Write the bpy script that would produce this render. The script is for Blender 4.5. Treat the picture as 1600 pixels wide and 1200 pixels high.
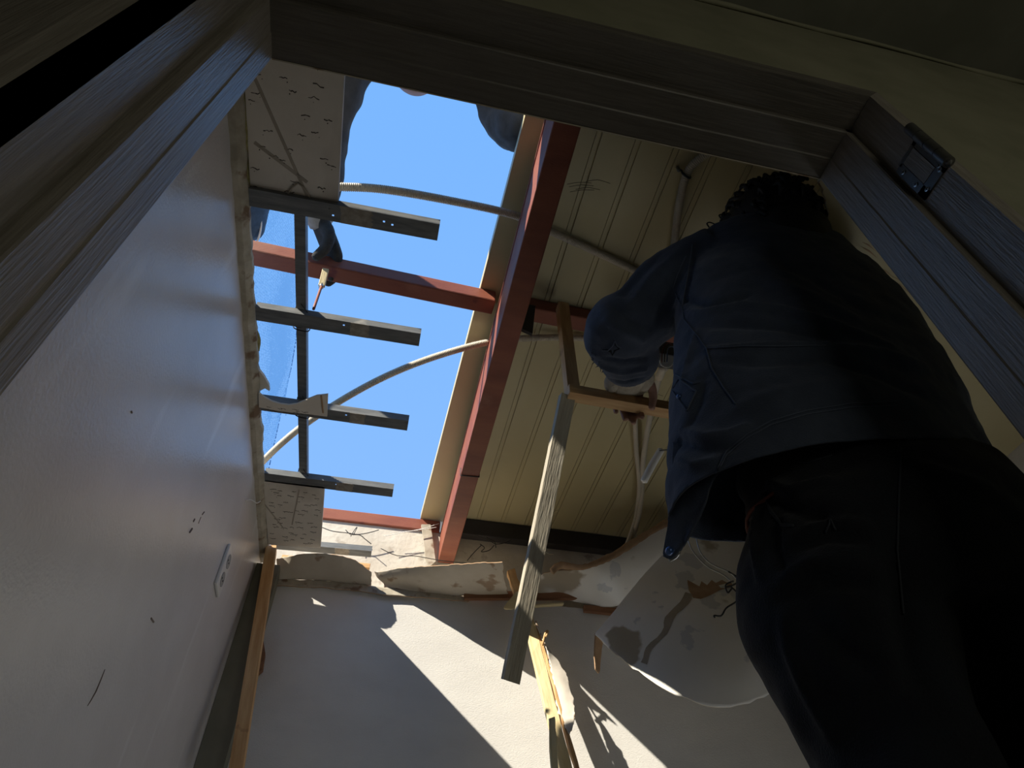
import bpy, bmesh, math, random
from mathutils import Vector, Matrix, noise
random.seed(7)
S = bpy.context.scene
for o in list(bpy.data.objects): bpy.data.objects.remove(o)
V = Vector
# ---------------------------------------------------------------- camera, world, sun, exposure
F = 1027.2
A_, B_, C_ = 2.39112151, 0.01146871, -0.21708544
ROT = Matrix.Rotation(C_, 3, 'Z') @ Matrix.Rotation(B_, 3, 'Y') @ Matrix.Rotation(A_, 3, 'X')
cd = bpy.data.cameras.new('camera'); cam = bpy.data.objects.new('camera', cd); S.collection.objects.link(cam)
cd.sensor_fit = 'HORIZONTAL'; cd.sensor_width = 36.0; cd.lens = F / 1600 * 36.0
cd.clip_start = 0.01; cd.clip_end = 200
cam.matrix_world = ROT.to_4x4()            # the lens is the origin; the floor lies 1.1 m below it
S.camera = cam
S.view_settings.view_transform = 'Standard'; S.view_settings.look = 'None'
S.view_settings.exposure = 0.25; S.view_settings.gamma = 1.0; S.view_settings.use_curve_mapping = False
w = bpy.data.worlds.new('sky'); S.world = w; w.use_nodes = True
nt = w.node_tree; bg = nt.nodes['Background']
tc = nt.nodes.new('ShaderNodeTexCoord'); sx = nt.nodes.new('ShaderNodeSeparateXYZ'); rp = nt.nodes.new('ShaderNodeValToRGB')
nt.links.new(tc.outputs['Generated'], sx.inputs[0]); nt.links.new(sx.outputs['Z'], rp.inputs[0]); nt.links.new(rp.outputs[0], bg.inputs[0])
rp.color_ramp.elements[0].position = 0.0; rp.color_ramp.elements[0].color = (0.30, 0.50, 0.88, 1)
rp.color_ramp.elements[1].position = 1.0; rp.color_ramp.elements[1].color = (0.16, 0.395, 0.84, 1)
bg.inputs[1].default_value = 1.0
SUN = V((1.0, 0.60, -0.90)).normalized()
sl = bpy.data.lights.new('sun', 'SUN'); sl.energy = 8.5; sl.angle = 0.0093; sl.color = (1.0, 0.93, 0.80)
so = bpy.data.objects.new('sun', sl); S.collection.objects.link(so)
so.rotation_euler = SUN.to_track_quat('-Z', 'Y').to_euler(); so.location = (-6, -3, 8)

hl = bpy.data.lights.new('hall_fill', 'AREA'); hl.shape = 'DISK'; hl.size = .7; hl.energy = 2.6; hl.color = (1.0, .97, .80)  # added fill light behind the lens; no real lamp is known here
ho = bpy.data.objects.new('hall_fill', hl); S.collection.objects.link(ho); ho.location = (.8, -1.2, .2); ho.rotation_euler = V((.05, 1, .5)).to_track_quat('-Z', 'Y').to_euler()

wl_ = bpy.data.lights.new('room_fill', 'AREA'); wl_.shape = 'RECTANGLE'; wl_.size = .9; wl_.size_y = .8; wl_.energy = 5; wl_.color = (.90, .95, 1.0)  # added fill light for the shaded room; the right wall has no window
wo_ = bpy.data.objects.new('room_fill', wl_); S.collection.objects.link(wo_); wo_.location = (1.72, 1.35, -.35); wo_.rotation_euler = V((-1, -.05, .25)).to_track_quat('-Z', 'Y').to_euler()

def U(px, py, **k):
    """the point of the room that the lens sees at (px,py) on a plane x=, y= or z="""
    d = ROT @ V((px - 800, -(py - 600), -F))
    (a, c), = k.items(); i = 'xyz'.index(a)
    return d * (c / d[i])

# ---------------------------------------------------------------- materials
def mat(name, col, rough=0.7, col2=None, scale=20, stretch=(1, 1, 1), bump=0.0, bscale=None, detail=6, metal=0.0, spec=0.5, lo=0.35, hi=0.65, spots=None, streaks=None, sheen=0):
    m = bpy.data.materials.new(name); m.use_nodes = True
    n = m.node_tree.nodes; l = m.node_tree.links; b = n['Principled BSDF']
    b.inputs['Roughness'].default_value = rough; b.inputs['Metallic'].default_value = metal
    b.inputs['Specular IOR Level'].default_value = spec
    t = n.new('ShaderNodeTexCoord'); mp = n.new('ShaderNodeMapping'); mp.inputs['Scale'].default_value = stretch
    l.new(t.outputs['Object'], mp.inputs[0])
    nz = n.new('ShaderNodeTexNoise'); nz.inputs['Scale'].default_value = scale; nz.inputs['Detail'].default_value = detail; nz.inputs['Roughness'].default_value = 0.6
    l.new(mp.outputs[0], nz.inputs['Vector'])
    cr = n.new('ShaderNodeValToRGB'); e = cr.color_ramp.elements
    e[0].position = lo; e[1].position = hi; e[0].color = (*col, 1); e[1].color = (*(col2 or col), 1)
    l.new(nz.outputs['Fac'], cr.inputs[0]); out = cr.outputs[0]
    for sp in (spots or []):      # (colour, scale, threshold, width)
        c2, s2, th, wd = sp[:4]
        n2 = n.new('ShaderNodeTexNoise'); n2.inputs['Scale'].default_value = s2; n2.inputs['Detail'].default_value = 4
        if len(sp) > 4:
            mp2 = n.new('ShaderNodeMapping'); mp2.inputs['Scale'].default_value = sp[4]; l.new(t.outputs['Object'], mp2.inputs[0]); l.new(mp2.outputs[0], n2.inputs['Vector'])
        else: l.new(t.outputs['Object'], n2.inputs['Vector'])
        r2 = n.new('ShaderNodeValToRGB'); r2.color_ramp.elements[0].position = th; r2.color_ramp.elements[1].position = th + wd
        l.new(n2.outputs['Fac'], r2.inputs[0])
        mx = n.new('ShaderNodeMixRGB'); l.new(r2.outputs[0], mx.inputs[0]); l.new(out, mx.inputs[1]); mx.inputs[2].default_value = (*c2, 1); out = mx.outputs[0]
    l.new(out, b.inputs['Base Color'])
    if bump:
        nb = n.new('ShaderNodeTexNoise'); nb.inputs['Scale'].default_value = bscale or scale; nb.inputs['Detail'].default_value = 5
        l.new(mp.outputs[0], nb.inputs['Vector'])
        bu = n.new('ShaderNodeBump'); bu.inputs['Strength'].default_value = bump; bu.inputs['Distance'].default_value = 0.003
        l.new(nb.outputs['Fac'], bu.inputs['Height']); l.new(bu.outputs[0], b.inputs['Normal'])
    if sheen: b.inputs['Sheen Weight'].default_value = sheen
    return m
M = {}
M['wallpaper'] = mat('wallpaper', (.57, .55, .55), .28, (.63, .61, .61), 6, bump=.25, bscale=160, spots=[((.54, .50, .47), 3.0, .62, .2), ((.80, .80, .82), 5, .60, .16, (1, 1.8, .30))], spec=.45)  # bluish-white streaks in the colour stand in for glossy reflections
M['backpaper'] = mat('backpaper', (.63, .61, .575), .72, (.68, .66, .62), 5, bump=.3, bscale=220, stretch=(1, 1, 2.2), spots=[((.54, .50, .45), 2.5, .6, .25)], spec=.25)
M['concrete'] = mat('concrete', (.50, .45, .37), .9, (.62, .57, .48), 9, bump=.6, bscale=60, spots=[((.33, .28, .22), 14, .62, .1)])
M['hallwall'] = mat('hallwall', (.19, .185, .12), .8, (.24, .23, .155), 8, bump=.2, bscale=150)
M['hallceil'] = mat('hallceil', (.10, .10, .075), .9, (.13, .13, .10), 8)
M['floor'] = mat('floor', (.42, .35, .26), .5, (.50, .42, .32), 3, stretch=(1, 8, 1))
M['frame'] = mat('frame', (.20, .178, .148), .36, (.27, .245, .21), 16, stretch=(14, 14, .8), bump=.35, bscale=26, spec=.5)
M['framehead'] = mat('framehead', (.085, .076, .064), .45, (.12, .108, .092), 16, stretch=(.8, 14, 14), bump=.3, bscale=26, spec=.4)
M['board'] = mat('board', (.64, .58, .49), .85, (.70, .64, .55), 7, bump=.15, bscale=90, spots=[((.40, .34, .27), 4, .6, .12, (1, .5, 1))])
M['fissure'] = mat('fissure', (.09, .07, .05), .95)
M['scuff'] = mat('scuff', (.20, .16, .14), .9)
M['tape'] = mat('tape', (.34, .29, .22), .5, (.40, .34, .27), 20)
M['galv'] = mat('galv', (.12, .125, .125), .5, (.20, .205, .20), 14, stretch=(1, 6, 6), metal=.25, bump=.15, spots=[((.36, .34, .30), 9, .64, .06)])
M['plaster'] = mat('plaster', (.22, .19, .15), .95, (.33, .30, .25), 60, bump=.6)
M['redsteel'] = mat('redsteel', (.19, .050, .030), .55, (.27, .085, .045), 6, stretch=(.5, 2, 2), bump=.25, bscale=200, spots=[((.30, .13, .08), 5, .60, .15), ((.13, .03, .03), 11, .66, .08)], spec=.4)
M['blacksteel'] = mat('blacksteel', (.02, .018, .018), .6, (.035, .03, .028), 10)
M['deck'] = mat('deck', (.50, .43, .24), .42, (.55, .48, .28), 2.5, spots=[((.42, .36, .20), 3.5, .6, .25)], bump=.06, bscale=30, spec=.4)
M['conduit'] = mat('conduit', (.52, .46, .35), .55, (.58, .52, .41), 12)
M['wood'] = mat('wood', (.50, .27, .10), .65, (.64, .40, .18), 7, stretch=(1, 9, 9), bump=.3, bscale=20, spots=[((.22, .10, .04), 9, .68, .05)])
M['woodpale'] = mat('woodpale', (.66, .52, .27), .65, (.76, .64, .37), 7, stretch=(1, 9, 9), bump=.35, bscale=20)
M['woodgrey'] = mat('woodgrey', (.34, .30, .23), .85, (.44, .40, .31), 8, stretch=(1, 10, 10), bump=.6, bscale=24, spots=[((.20, .17, .12), 14, .66, .08, (.5, 5, 5)), ((.55, .50, .40), 10, .63, .12, (1, 3, 3))])
M['woodbrown'] = mat('woodbrown', (.20, .09, .04), .7, (.30, .14, .065), 7, stretch=(1, 8, 8), bump=.3)
M['vinyl'] = mat('vinyl', (.80, .77, .70), .34, (.84, .81, .75), 5, spots=[((.42, .36, .27), 4.2, .60, .03), ((.62, .61, .59), 9, .60, .02)], spec=.45, bump=.12, bscale=40)
M['kraft'] = mat('kraft', (.36, .22, .12), .9, (.45, .30, .18), 25, bump=.5, bscale=60)
M['paper'] = mat('paper', (.53, .46, .36), .8, (.60, .53, .43), 10, bump=.4, bscale=40, spots=[((.34, .24, .16), 12, .60, .05)])
M['wool'] = mat('wool', (.22, .19, .07), 1, (.36, .31, .13), 80, bump=1)
M['plastic'] = mat('plastic', (.70, .69, .66), .35)
M['plasticdark'] = mat('plasticdark', (.02, .02, .022), .4)
M['socket'] = mat('socket', (.30, .30, .30), .4)
M['lampwhite'] = mat('lampwhite', (.85, .84, .78), .4, (.78, .76, .68), 12)
M['steel'] = mat('steel', (.35, .35, .34), .3, (.45, .45, .44), 30, metal=.9)
M['hinge'] = mat('hinge', (.16, .16, .155), .36, (.22, .22, .21), 30, metal=.85)
M['screw'] = mat('screw', (.45, .45, .43), .3, metal=.9)
M['wire'] = mat('wire', (.02, .018, .015), .5)
M['wirewhite'] = mat('wirewhite', (.75, .73, .68), .4)
M['navy'] = mat('navy', (.030, .040, .064), .85, (.045, .058, .088), 14, bump=.5, bscale=420, spots=[((.10, .105, .12), 7, .70, .08), ((.020, .026, .042), 5, .58, .2)], sheen=.12, spec=.25)
M['navyseam'] = mat('navyseam', (.06, .075, .11), .9)
M['black'] = mat('black', (.0055, .0065, .009), .9, (.009, .011, .015), 14, bump=.5, bscale=380, sheen=.06, spec=.2)
M['blackseam'] = mat('blackseam', (.018, .021, .028), .9)
M['shirt'] = mat('shirt', (.012, .009, .009), .9, (.02, .014, .013), 25)
M['shirthem'] = mat('shirthem', (.13, .035, .02), .9, (.19, .05, .03), 40)
M['hair'] = mat('hair', (.006, .005, .005), .6, (.010, .009, .008), 60)
M['skin'] = mat('skin', (.30, .16, .11), .55, (.36, .20, .14), 30)
M['glove'] = mat('glove', (.035, .036, .035), .9, (.055, .055, .05), 60, bump=.6, bscale=300)
M['glovebeige'] = mat('glovebeige', (.40, .34, .25), .9, (.50, .44, .34), 60, bump=.6, bscale=300)
M['cuff'] = mat('cuff', (.33, .30, .25), .9, (.42, .39, .33), 60, bump=.6)
M['greycloth'] = mat('greycloth', (.045, .045, .045), .9, (.07, .07, .07), 30, bump=.5)
M['jean'] = mat('jean', (.03, .06, .10), .9, (.045, .085, .14), 60, bump=.4)
M['eye'] = mat('eye', (.6, .6, .58), .3)
M['button'] = mat('button', (.06, .12, .30), .3, metal=.5)
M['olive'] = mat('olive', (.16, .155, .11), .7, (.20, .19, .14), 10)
M['caulk'] = mat('caulk', (.33, .29, .22), .9, (.48, .43, .34), 22, bump=1, spots=[((.20, .13, .08), 20, .58, .08)])
# debris net: perforated weave, too fine to pick apart
nm = bpy.data.materials.new('netting'); nm.use_nodes = True
n = nm.node_tree.nodes; l = nm.node_tree.links
for x in list(n): n.remove(x)
o_ = n.new('ShaderNodeOutputMaterial'); tr = n.new('ShaderNodeBsdfTransparent'); df = n.new('ShaderNodeBsdfDiffuse'); tl = n.new('ShaderNodeBsdfTranslucent')
df.inputs[0].default_value = (.10, .20, .36, 1); tl.inputs[0].default_value = (.08, .20, .40, 1)
ad = n.new('ShaderNodeMixShader'); ad.inputs[0].default_value = .6; mxs = n.new('ShaderNodeMixShader')
t = n.new('ShaderNodeTexCoord'); mp = n.new('ShaderNodeMapping'); mp.inputs['Scale'].default_value = (1, 1, 1)
vo = n.new('ShaderNodeTexVoronoi'); vo.inputs['Scale'].default_value = 42; vo.inputs['Randomness'].default_value = .25
cr = n.new('ShaderNodeValToRGB'); cr.color_ramp.elements[0].position = .30; cr.color_ramp.elements[1].position = .46
cr.color_ramp.elements[0].color = (0, 0, 0, 1); cr.color_ramp.elements[1].color = (.9, .9, .9, 1)
l.new(t.outputs['UV'], mp.inputs[0]); l.new(t.outputs['Object'], vo.inputs['Vector']); l.new(vo.outputs['Distance'], cr.inputs[0])
l.new(df.outputs[0], ad.inputs[1]); l.new(tl.outputs[0], ad.inputs[2]); l.new(tr.outputs[0], mxs.inputs[1]); l.new(ad.outputs[0], mxs.inputs[2])
l.new(cr.outputs[0], mxs.inputs[0]); l.new(mxs.outputs[0], o_.inputs[0]); M['net'] = nm

# ---------------------------------------------------------------- helpers
def link(name, me, m=None, parent=None, smooth=False):
    o = bpy.data.objects.new(name, me); S.collection.objects.link(o)
    if m is not None and me is not None: me.materials.append(M[m] if isinstance(m, str) else m)
    if parent: o.parent = parent
    if smooth:
        for p in me.polygons: p.use_smooth = True
    return o
def obj(name, bm, m, parent=None, smooth=False, norm=True):
    if norm: bmesh.ops.recalc_face_normals(bm, faces=bm.faces)
    me = bpy.data.meshes.new(name); bm.to_mesh(me); bm.free()
    return link(name, me, m, parent, smooth)
def tag(o, label, cat, group=None, kind=None):
    o['label'] = label; o['category'] = cat
    if group: o['group'] = group
    if kind: o['kind'] = kind
    return o
def struct(o): o['kind'] = 'structure'; return o
def empty(name, loc=(0, 0, 0)):
    e = bpy.data.objects.new(name, None); e.empty_display_size = .05; S.collection.objects.link(e); e.location = loc; return e
def under(o, e):
    """keep world placement while parenting to an unrotated empty"""
    o.parent = e; o.matrix_parent_inverse = Matrix.Translation(-V(e.location)); return o
def box(bm, lo, hi, bev=0):
    v = [bm.verts.new((x, y, z)) for x in (lo[0], hi[0]) for y in (lo[1], hi[1]) for z in (lo[2], hi[2])]
    for f in ((0, 1, 3, 2), (4, 6, 7, 5), (0, 4, 5, 1), (2, 3, 7, 6), (0, 2, 6, 4), (1, 5, 7, 3)): bm.faces.new([v[i] for i in f])
    return v
def bx(name, lo, hi, m, parent=None, bev=0):
    bm = bmesh.new(); box(bm, lo, hi); o = obj(name, bm, m, None)
    if parent: under(o, parent)
    if bev:
        b = o.modifiers.new('bevel', 'BEVEL'); b.width = bev; b.segments = 2; b.limit_method = 'ANGLE'
    return o
def prism(bm, pts, d):
    """closed polygon pts (3D) extruded by vector d"""
    d = V(d); a = [bm.verts.new(p) for p in pts]; b = [bm.verts.new(V(p) + d) for p in pts]
    bm.faces.new(a); bm.faces.new(b[::-1])
    for i in range(len(a)): bm.faces.new((a[i], a[(i + 1) % len(a)], b[(i + 1) % len(a)], b[i]))
def cr_pts(P, sub):
    P = [V(p) for p in P]; out = []
    for i in range(len(P) - 1):
        p0 = P[max(i - 1, 0)]; p1 = P[i]; p2 = P[i + 1]; p3 = P[min(i + 2, len(P) - 1)]
        for k in range(sub):
            t = k / sub
            out.append(0.5 * ((2 * p1) + (p2 - p0) * t + (2 * p0 - 5 * p1 + 4 * p2 - p3) * t * t + (3 * p1 - p0 - 3 * p2 + p3) * t ** 3))
    out.append(P[-1]); return out
def tube(bm, pts, rad, seg=12, sub=5, ridge=0, cap=True, capk=.6):
    n0 = len(pts)
    rad = [rad] * n0 if isinstance(rad, (int, float)) else rad
    Q = cr_pts(pts, sub); R = [v.x for v in cr_pts([V((r, 0, 0)) for r in rad], sub)]
    if ridge:      # corrugation of about that pitch
        L = [0]
        for i in range(1, len(Q)): L.append(L[-1] + (Q[i] - Q[i - 1]).length)
        nstep = int(L[-1] / ridge * 4); q2 = []; r2 = []; j = 0
        for s in range(nstep + 1):
            d = L[-1] * s / nstep
            while j < len(L) - 2 and L[j + 1] < d: j += 1
            t = (d - L[j]) / max(L[j + 1] - L[j], 1e-9)
            q2.append(Q[j].lerp(Q[j + 1], t)); r2.append((R[j] * (1 - t) + R[j + 1] * t) * (1.0, 1.0, .86, .86)[s % 4])
        Q, R = q2, r2
    T = [(Q[min(i + 1, len(Q) - 1)] - Q[max(i - 1, 0)]).normalized() for i in range(len(Q))]
    up = V((0, 0, 1)) if abs(T[0].z) < .9 else V((1, 0, 0)); a = T[0].cross(up).normalized(); rings = []
    for i, q in enumerate(Q):
        a = (a - T[i] * a.dot(T[i])).normalized(); b = T[i].cross(a)
        rings.append([bm.verts.new(q + (a * math.cos(2 * math.pi * k / seg) + b * math.sin(2 * math.pi * k / seg)) * R[i]) for k in range(seg)])
    for i in range(len(rings) - 1):
        for k in range(seg): bm.faces.new((rings[i][k], rings[i][(k + 1) % seg], rings[i + 1][(k + 1) % seg], rings[i + 1][k]))
    if cap:
        for ring, q, t, r in ((rings[0][::-1], Q[0], -T[0], R[0]), (rings[-1], Q[-1], T[-1], R[-1])):
            c = bm.verts.new(q + t * r * capk)
            for k in range(seg): bm.faces.new((ring[k], ring[(k + 1) % seg], c))
def tubeobj(name, pts, rad, m, parent=None, seg=10, sub=5, ridge=0):
    bm = bmesh.new(); tube(bm, pts, rad, seg, sub, ridge); o = obj(name, bm, m, None, True)
    if parent: under(o, parent)
    return o
def loft(bm, rings, seg=28, sub=4, expo=2.0):
    """rings: (centre, half-axis u, half-axis v); closed body"""
    C = cr_pts([r[0] for r in rings], sub); A = cr_pts([r[1] for r in rings], sub); B = cr_pts([r[2] for r in rings], sub)
    rs = []
    for c, a, b in zip(C, A, B):
        ring = []
        for k in range(seg):
            t = 2 * math.pi * k / seg; co, si = math.cos(t), math.sin(t)
            p = 2 / expo
            ring.append(bm.verts.new(c + a * math.copysign(abs(co) ** p, co) + b * math.copysign(abs(si) ** p, si)))
        rs.append(ring)
    for i in range(len(rs) - 1):
        for k in range(seg): bm.faces.new((rs[i][k], rs[i][(k + 1) % seg], rs[i + 1][(k + 1) % seg], rs[i + 1][k]))
    bm.faces.new(rs[0][::-1]); bm.faces.new(rs[-1])
def ell(bm, c, rx, ry, rz, rot=None, seg=16):
    m = Matrix.Translation(V(c)) @ ((rot.to_4x4()) if rot else Matrix.Identity(4)) @ Matrix.Diagonal((rx, ry, rz, 1))
    bmesh.ops.create_uvsphere(bm, u_segments=seg, v_segments=seg // 2 + 2, radius=1, matrix=m)
def beam(name, p0, p1, w, h, m, up=(0, 0, 1), parent=None, jag=0, bev=.0015, chips=0, seg=8):
    """timber or bar with its length on local X (so that the grain follows it)"""
    p0 = V(p0); p1 = V(p1); L = (p1 - p0).length; x = (p1 - p0).normalized(); y = V(up).cross(x).normalized(); z = x.cross(y)
    bm = bmesh.new(); rings = []
    for i in range(seg + 1):
        s = L * i / seg; ring = []
        for (a, b) in ((-1, -1), (1, -1), (1, 1), (-1, 1)):
            e = V((random.uniform(-1, 1), random.uniform(-1, 1), random.uniform(-1, 1))) * chips
            j = random.uniform(-jag, jag) if i in (0, seg) else 0
            ring.append(bm.verts.new(V((s + j, a * w / 2, b * h / 2)) + V((0, e.y, e.z))))
        rings.append(ring)
    for i in range(seg):
        for k in range(4): bm.faces.new((rings[i][k], rings[i][(k + 1) % 4], rings[i + 1][(k + 1) % 4], rings[i + 1][k]))
    bm.faces.new(rings[0][::-1]); bm.faces.new(rings[-1])
    o = obj(name, bm, m)
    mw = Matrix((x, y, z)).transposed().to_4x4(); mw.translation = p0
    o.matrix_world = mw
    if bev:
        b = o.modifiers.new('bevel', 'BEVEL'); b.width = bev; b.segments = 2; b.limit_method = 'ANGLE'
    if parent: o.parent = parent; o.matrix_parent_inverse = Matrix.Translation(-V(parent.location))
    return o
def sheet(name, rows, m, parent=None, su=8, sv=8, thick=.002, jag=0, crumple=0, js=40, sides='udlr', smooth=True, m2=None):
    """thin torn sheet through a grid of control points, torn borders and thickness"""
    R = [cr_pts(r, su) for r in rows]; cols = list(zip(*R)); Cc = [cr_pts(c, sv) for c in cols]
    nu = len(Cc); nv = len(Cc[0]); bm = bmesh.new(); g = []
    for i in range(nu):
        col = []
        for j in range(nv):
            p = V(Cc[i][j])
            if crumple: p = p + noise.noise_vector(p * 14) * crumple + noise.noise_vector(p * 45) * crumple * .3
            if jag:
                nn = noise.noise(p * js) + .6 * noise.noise(p * js * 2.7)
                if j == 0 and 'u' in sides: p = p + (V(Cc[i][1]) - V(Cc[i][0])).normalized() * jag * (nn + .3)
                if j == nv - 1 and 'd' in sides: p = p + (V(Cc[i][-2]) - V(Cc[i][-1])).normalized() * jag * (nn + .3)
                if i == 0 and 'l' in sides: p = p + (V(Cc[1][j]) - V(Cc[0][j])).normalized() * jag * (nn + .3)
                if i == nu - 1 and 'r' in sides: p = p + (V(Cc[-2][j]) - V(Cc[-1][j])).normalized() * jag * (nn + .3)
            col.append(bm.verts.new(p))
        g.append(col)
    for i in range(nu - 1):
        for j in range(nv - 1): bm.faces.new((g[i][j], g[i + 1][j], g[i + 1][j + 1], g[i][j + 1]))
    o = obj(name, bm, m, None, smooth)
    s = o.modifiers.new('thick', 'SOLIDIFY'); s.thickness = thick; s.offset = 0
    if m2: o.data.materials.append(M[m2]); s.material_offset_rim = 1
    if parent: under(o, parent)
    return o
def remesh(name, bm, m, vox, smooth=6, fn=None, parent=None):
    bmesh.ops.recalc_face_normals(bm, faces=bm.faces)
    me = bpy.data.meshes.new('tmp'); bm.to_mesh(me); bm.free()
    o = link('tmp', me)
    r = o.modifiers.new('r', 'REMESH'); r.mode = 'VOXEL'; r.voxel_size = vox; r.use_smooth_shade = True
    s = o.modifiers.new('s', 'SMOOTH'); s.factor = .6; s.iterations = smooth
    dg = bpy.context.evaluated_depsgraph_get(); me2 = bpy.data.meshes.new_from_object(o.evaluated_get(dg)); me2.name = name
    bpy.data.objects.remove(o)
    me2.materials.clear()
    if fn:
        ns = [v.normal.copy() for v in me2.vertices]
        for v, nn in zip(me2.vertices, ns): v.co = v.co + nn * fn(v.co, nn)
    for p in me2.polygons: p.use_smooth = True; p.material_index = 0
    o = link(name, me2, m)
    if parent: under(o, parent)
    return o

# ---------------------------------------------------------------- the setting
DX0, DX1, DH = -.2576, .604, 1.003          # clear door opening, head height above the lens
ZD = 1.55                                   # underside of the roof deck
struct(bx('floor', (-1.5, -2.4, -1.16), (1.85, 2.3, -1.1), 'floor'))
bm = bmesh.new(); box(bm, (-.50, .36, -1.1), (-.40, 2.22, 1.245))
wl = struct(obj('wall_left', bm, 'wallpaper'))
wb = struct(bx('wall_back', (-.9, 2.2, -1.1), (1.85, 2.32, 1.50), 'concrete'))
wbb = bx('wallboard', (-.395, 2.12, -1.1), (1.75, 2.196, 1.19), 'backpaper', wb)
struct(bx('wall_right', (1.75, .36, -1.1), (1.86, 2.3, 1.55), 'backpaper'))
bm = bmesh.new()
box(bm, (-1.5, .236, -1.1), (DX0 - .03, .352, 1.6)); box(bm, (DX1 + .03, .236, -1.1), (1.86, .352, 1.6)); box(bm, (DX0 - .03, .236, DH + .03), (DX1 + .03, .352, 1.6))
struct(obj('wall_front', bm, 'hallwall'))
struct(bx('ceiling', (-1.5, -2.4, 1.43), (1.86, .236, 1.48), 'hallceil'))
struct(bx('wall_hall_left', (-1.6, -2.4, -1.1), (-1.5, .352, 1.6), 'hallwall'))
struct(bx('wall_hall_right', (1.5, -2.4, -1.1), (1.6, .236, 1.48), 'hallwall'))
struct(bx('wall_hall_rear', (-1.6, -2.5, -1.1), (1.6, -2.4, 1.48), 'hallwall'))
# cracked caulk bead along the hall ceiling
bm = bmesh.new(); tube(bm, [(-1.4 + i * .1, .232 + random.uniform(-.002, .002), 1.428 + random.uniform(-.003, .003)) for i in range(29)], [random.uniform(.003, .007) for _ in range(29)], 6, 3)
struct(obj('trim_1', bm, 'hallwall', None, True))
# olive board, its dark colour standing for the shaded recess in the corner
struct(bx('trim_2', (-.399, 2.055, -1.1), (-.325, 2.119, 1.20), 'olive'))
# torn rim of plasterboard along the top of the left wall
rows = []
for k, z in enumerate((1.25, 1.262, 1.25)):
    rows.append([])
rim0 = []; rim1 = []
bm = bmesh.new(); N = 120
prev = None
for i in range(N + 1):
    y = .36 + (2.12 - .36) * i / N
    wv = .024 + .005 * noise.noise(V((0, y * 14, 3))) + .004 * noise.noise(V((0, y * 60, 7)))
    zt = 1.252 + .004 * noise.noise(V((4, y * 30, 0)))
    zb = 1.238 + .006 * noise.noise(V((8, y * 22, 0)))
    q = [bm.verts.new(p) for p in ((-.405, y, zb - .004), (-.400 + wv * .5, y, zb), (-.400 + wv, y, zt), (-.400 + wv, y, zt + .012), (-.44, y, zt + .014))]
    if prev:
        for k in range(4): bm.faces.new((prev[k], prev[k + 1], q[k + 1], q[k]))
    prev = q
ro = obj('plaster_rim', bm, 'caulk', wl)
bm = bmesh.new()
tube(bm, [(-.385, .42 + i * .035, 1.268 + .004 * math.sin(i * 2.1)) for i in range(10)], [random.uniform(.008, .014) for _ in range(10)], 8, 3)
obj('insulation', bm, 'wool', wl, True)
bm = bmesh.new(); tube(bm, [U(398, 515, z=1.268), U(401, 530, z=1.268), U(403, 548, z=1.266)], [.006, .010, .004], 8, 3); obj('insulation', bm, 'wool', wl, True)
# scuff marks on the left wall
def scuff(pts, r, m='scuff'):
    bm = bmesh.new()
    P = [U(a, b, x=-.3995) for a, b in pts]
    tube(bm, P, r, 6, 2); o = obj('scuff', bm, m, wl); return o
for pts, r in (([(164, 1046), (150, 1080), (137, 1103)], [.0005, .0012, .0004]), ([(236, 966), (240, 972)], .0018), ([(296, 832), (300, 826)], .0022), ([(302, 815), (304, 811)], .0018), ([(316, 804), (319, 800)], .0014), ([(205, 643), (206, 645)], .0016), ([(310, 818), (314, 808)], .0006)):
    scuff(pts, r)
# screw hook with wire end at the rim
bm = bmesh.new(); tube(bm, [U(384, 782, x=-.399), U(392, 781, x=-.39), U(401, 786, x=-.375), U(407, 783, x=-.37)], .0016, 6, 4)
tag(obj('cable_stub', bm, 'wirewhite', None, True), 'short white cable end sticking out of the left wall below its torn top', 'cable')

# ---------------------------------------------------------------- door frame and hinge
d1 = empty('door_1', (.17, .3, -1.1)); struct(d1)
def L_prof(side):
    x0 = DX1 if side > 0 else DX0; s = side
    # plan profile of the jamb: room edge bevel, stop, rebate, hall edge
    return [(x0 + .03 * s, .363), (x0 + .001 * s, .363), (x0, .361), (x0, .330), (x0 + .0015 * s, .328), (x0 + .0015 * s, .287), (x0 + .003 * s, .285), (x0 + .013 * s, .285), (x0 + .013 * s, .232 if s > 0 else .205), (x0 + .03 * s, .228 if s > 0 else .2)]
for s in (1, -1):
    bm = bmesh.new(); prism(bm, [(x, y, -1.1) for x, y in L_prof(s)], (0, 0, 1.1 + DH + .03)); j = under(obj('jamb', bm, 'frame'), d1)
bm = bmesh.new()
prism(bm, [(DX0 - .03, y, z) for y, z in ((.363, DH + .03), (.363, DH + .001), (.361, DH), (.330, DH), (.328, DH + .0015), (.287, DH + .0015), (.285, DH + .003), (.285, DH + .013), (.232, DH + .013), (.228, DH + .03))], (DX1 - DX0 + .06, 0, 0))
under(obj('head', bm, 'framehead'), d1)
bm = bmesh.new(); prism(bm, [(DX0 - .013, .205, -1.1), (DX0 - .013, .236, -1.1), (DX0 - .09, .236, -1.1), (DX0 - .09, .207, -1.1)], (0, 0, 1.1 + 1.08)); under(obj('casing', bm, 'frame'), d1)
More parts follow.
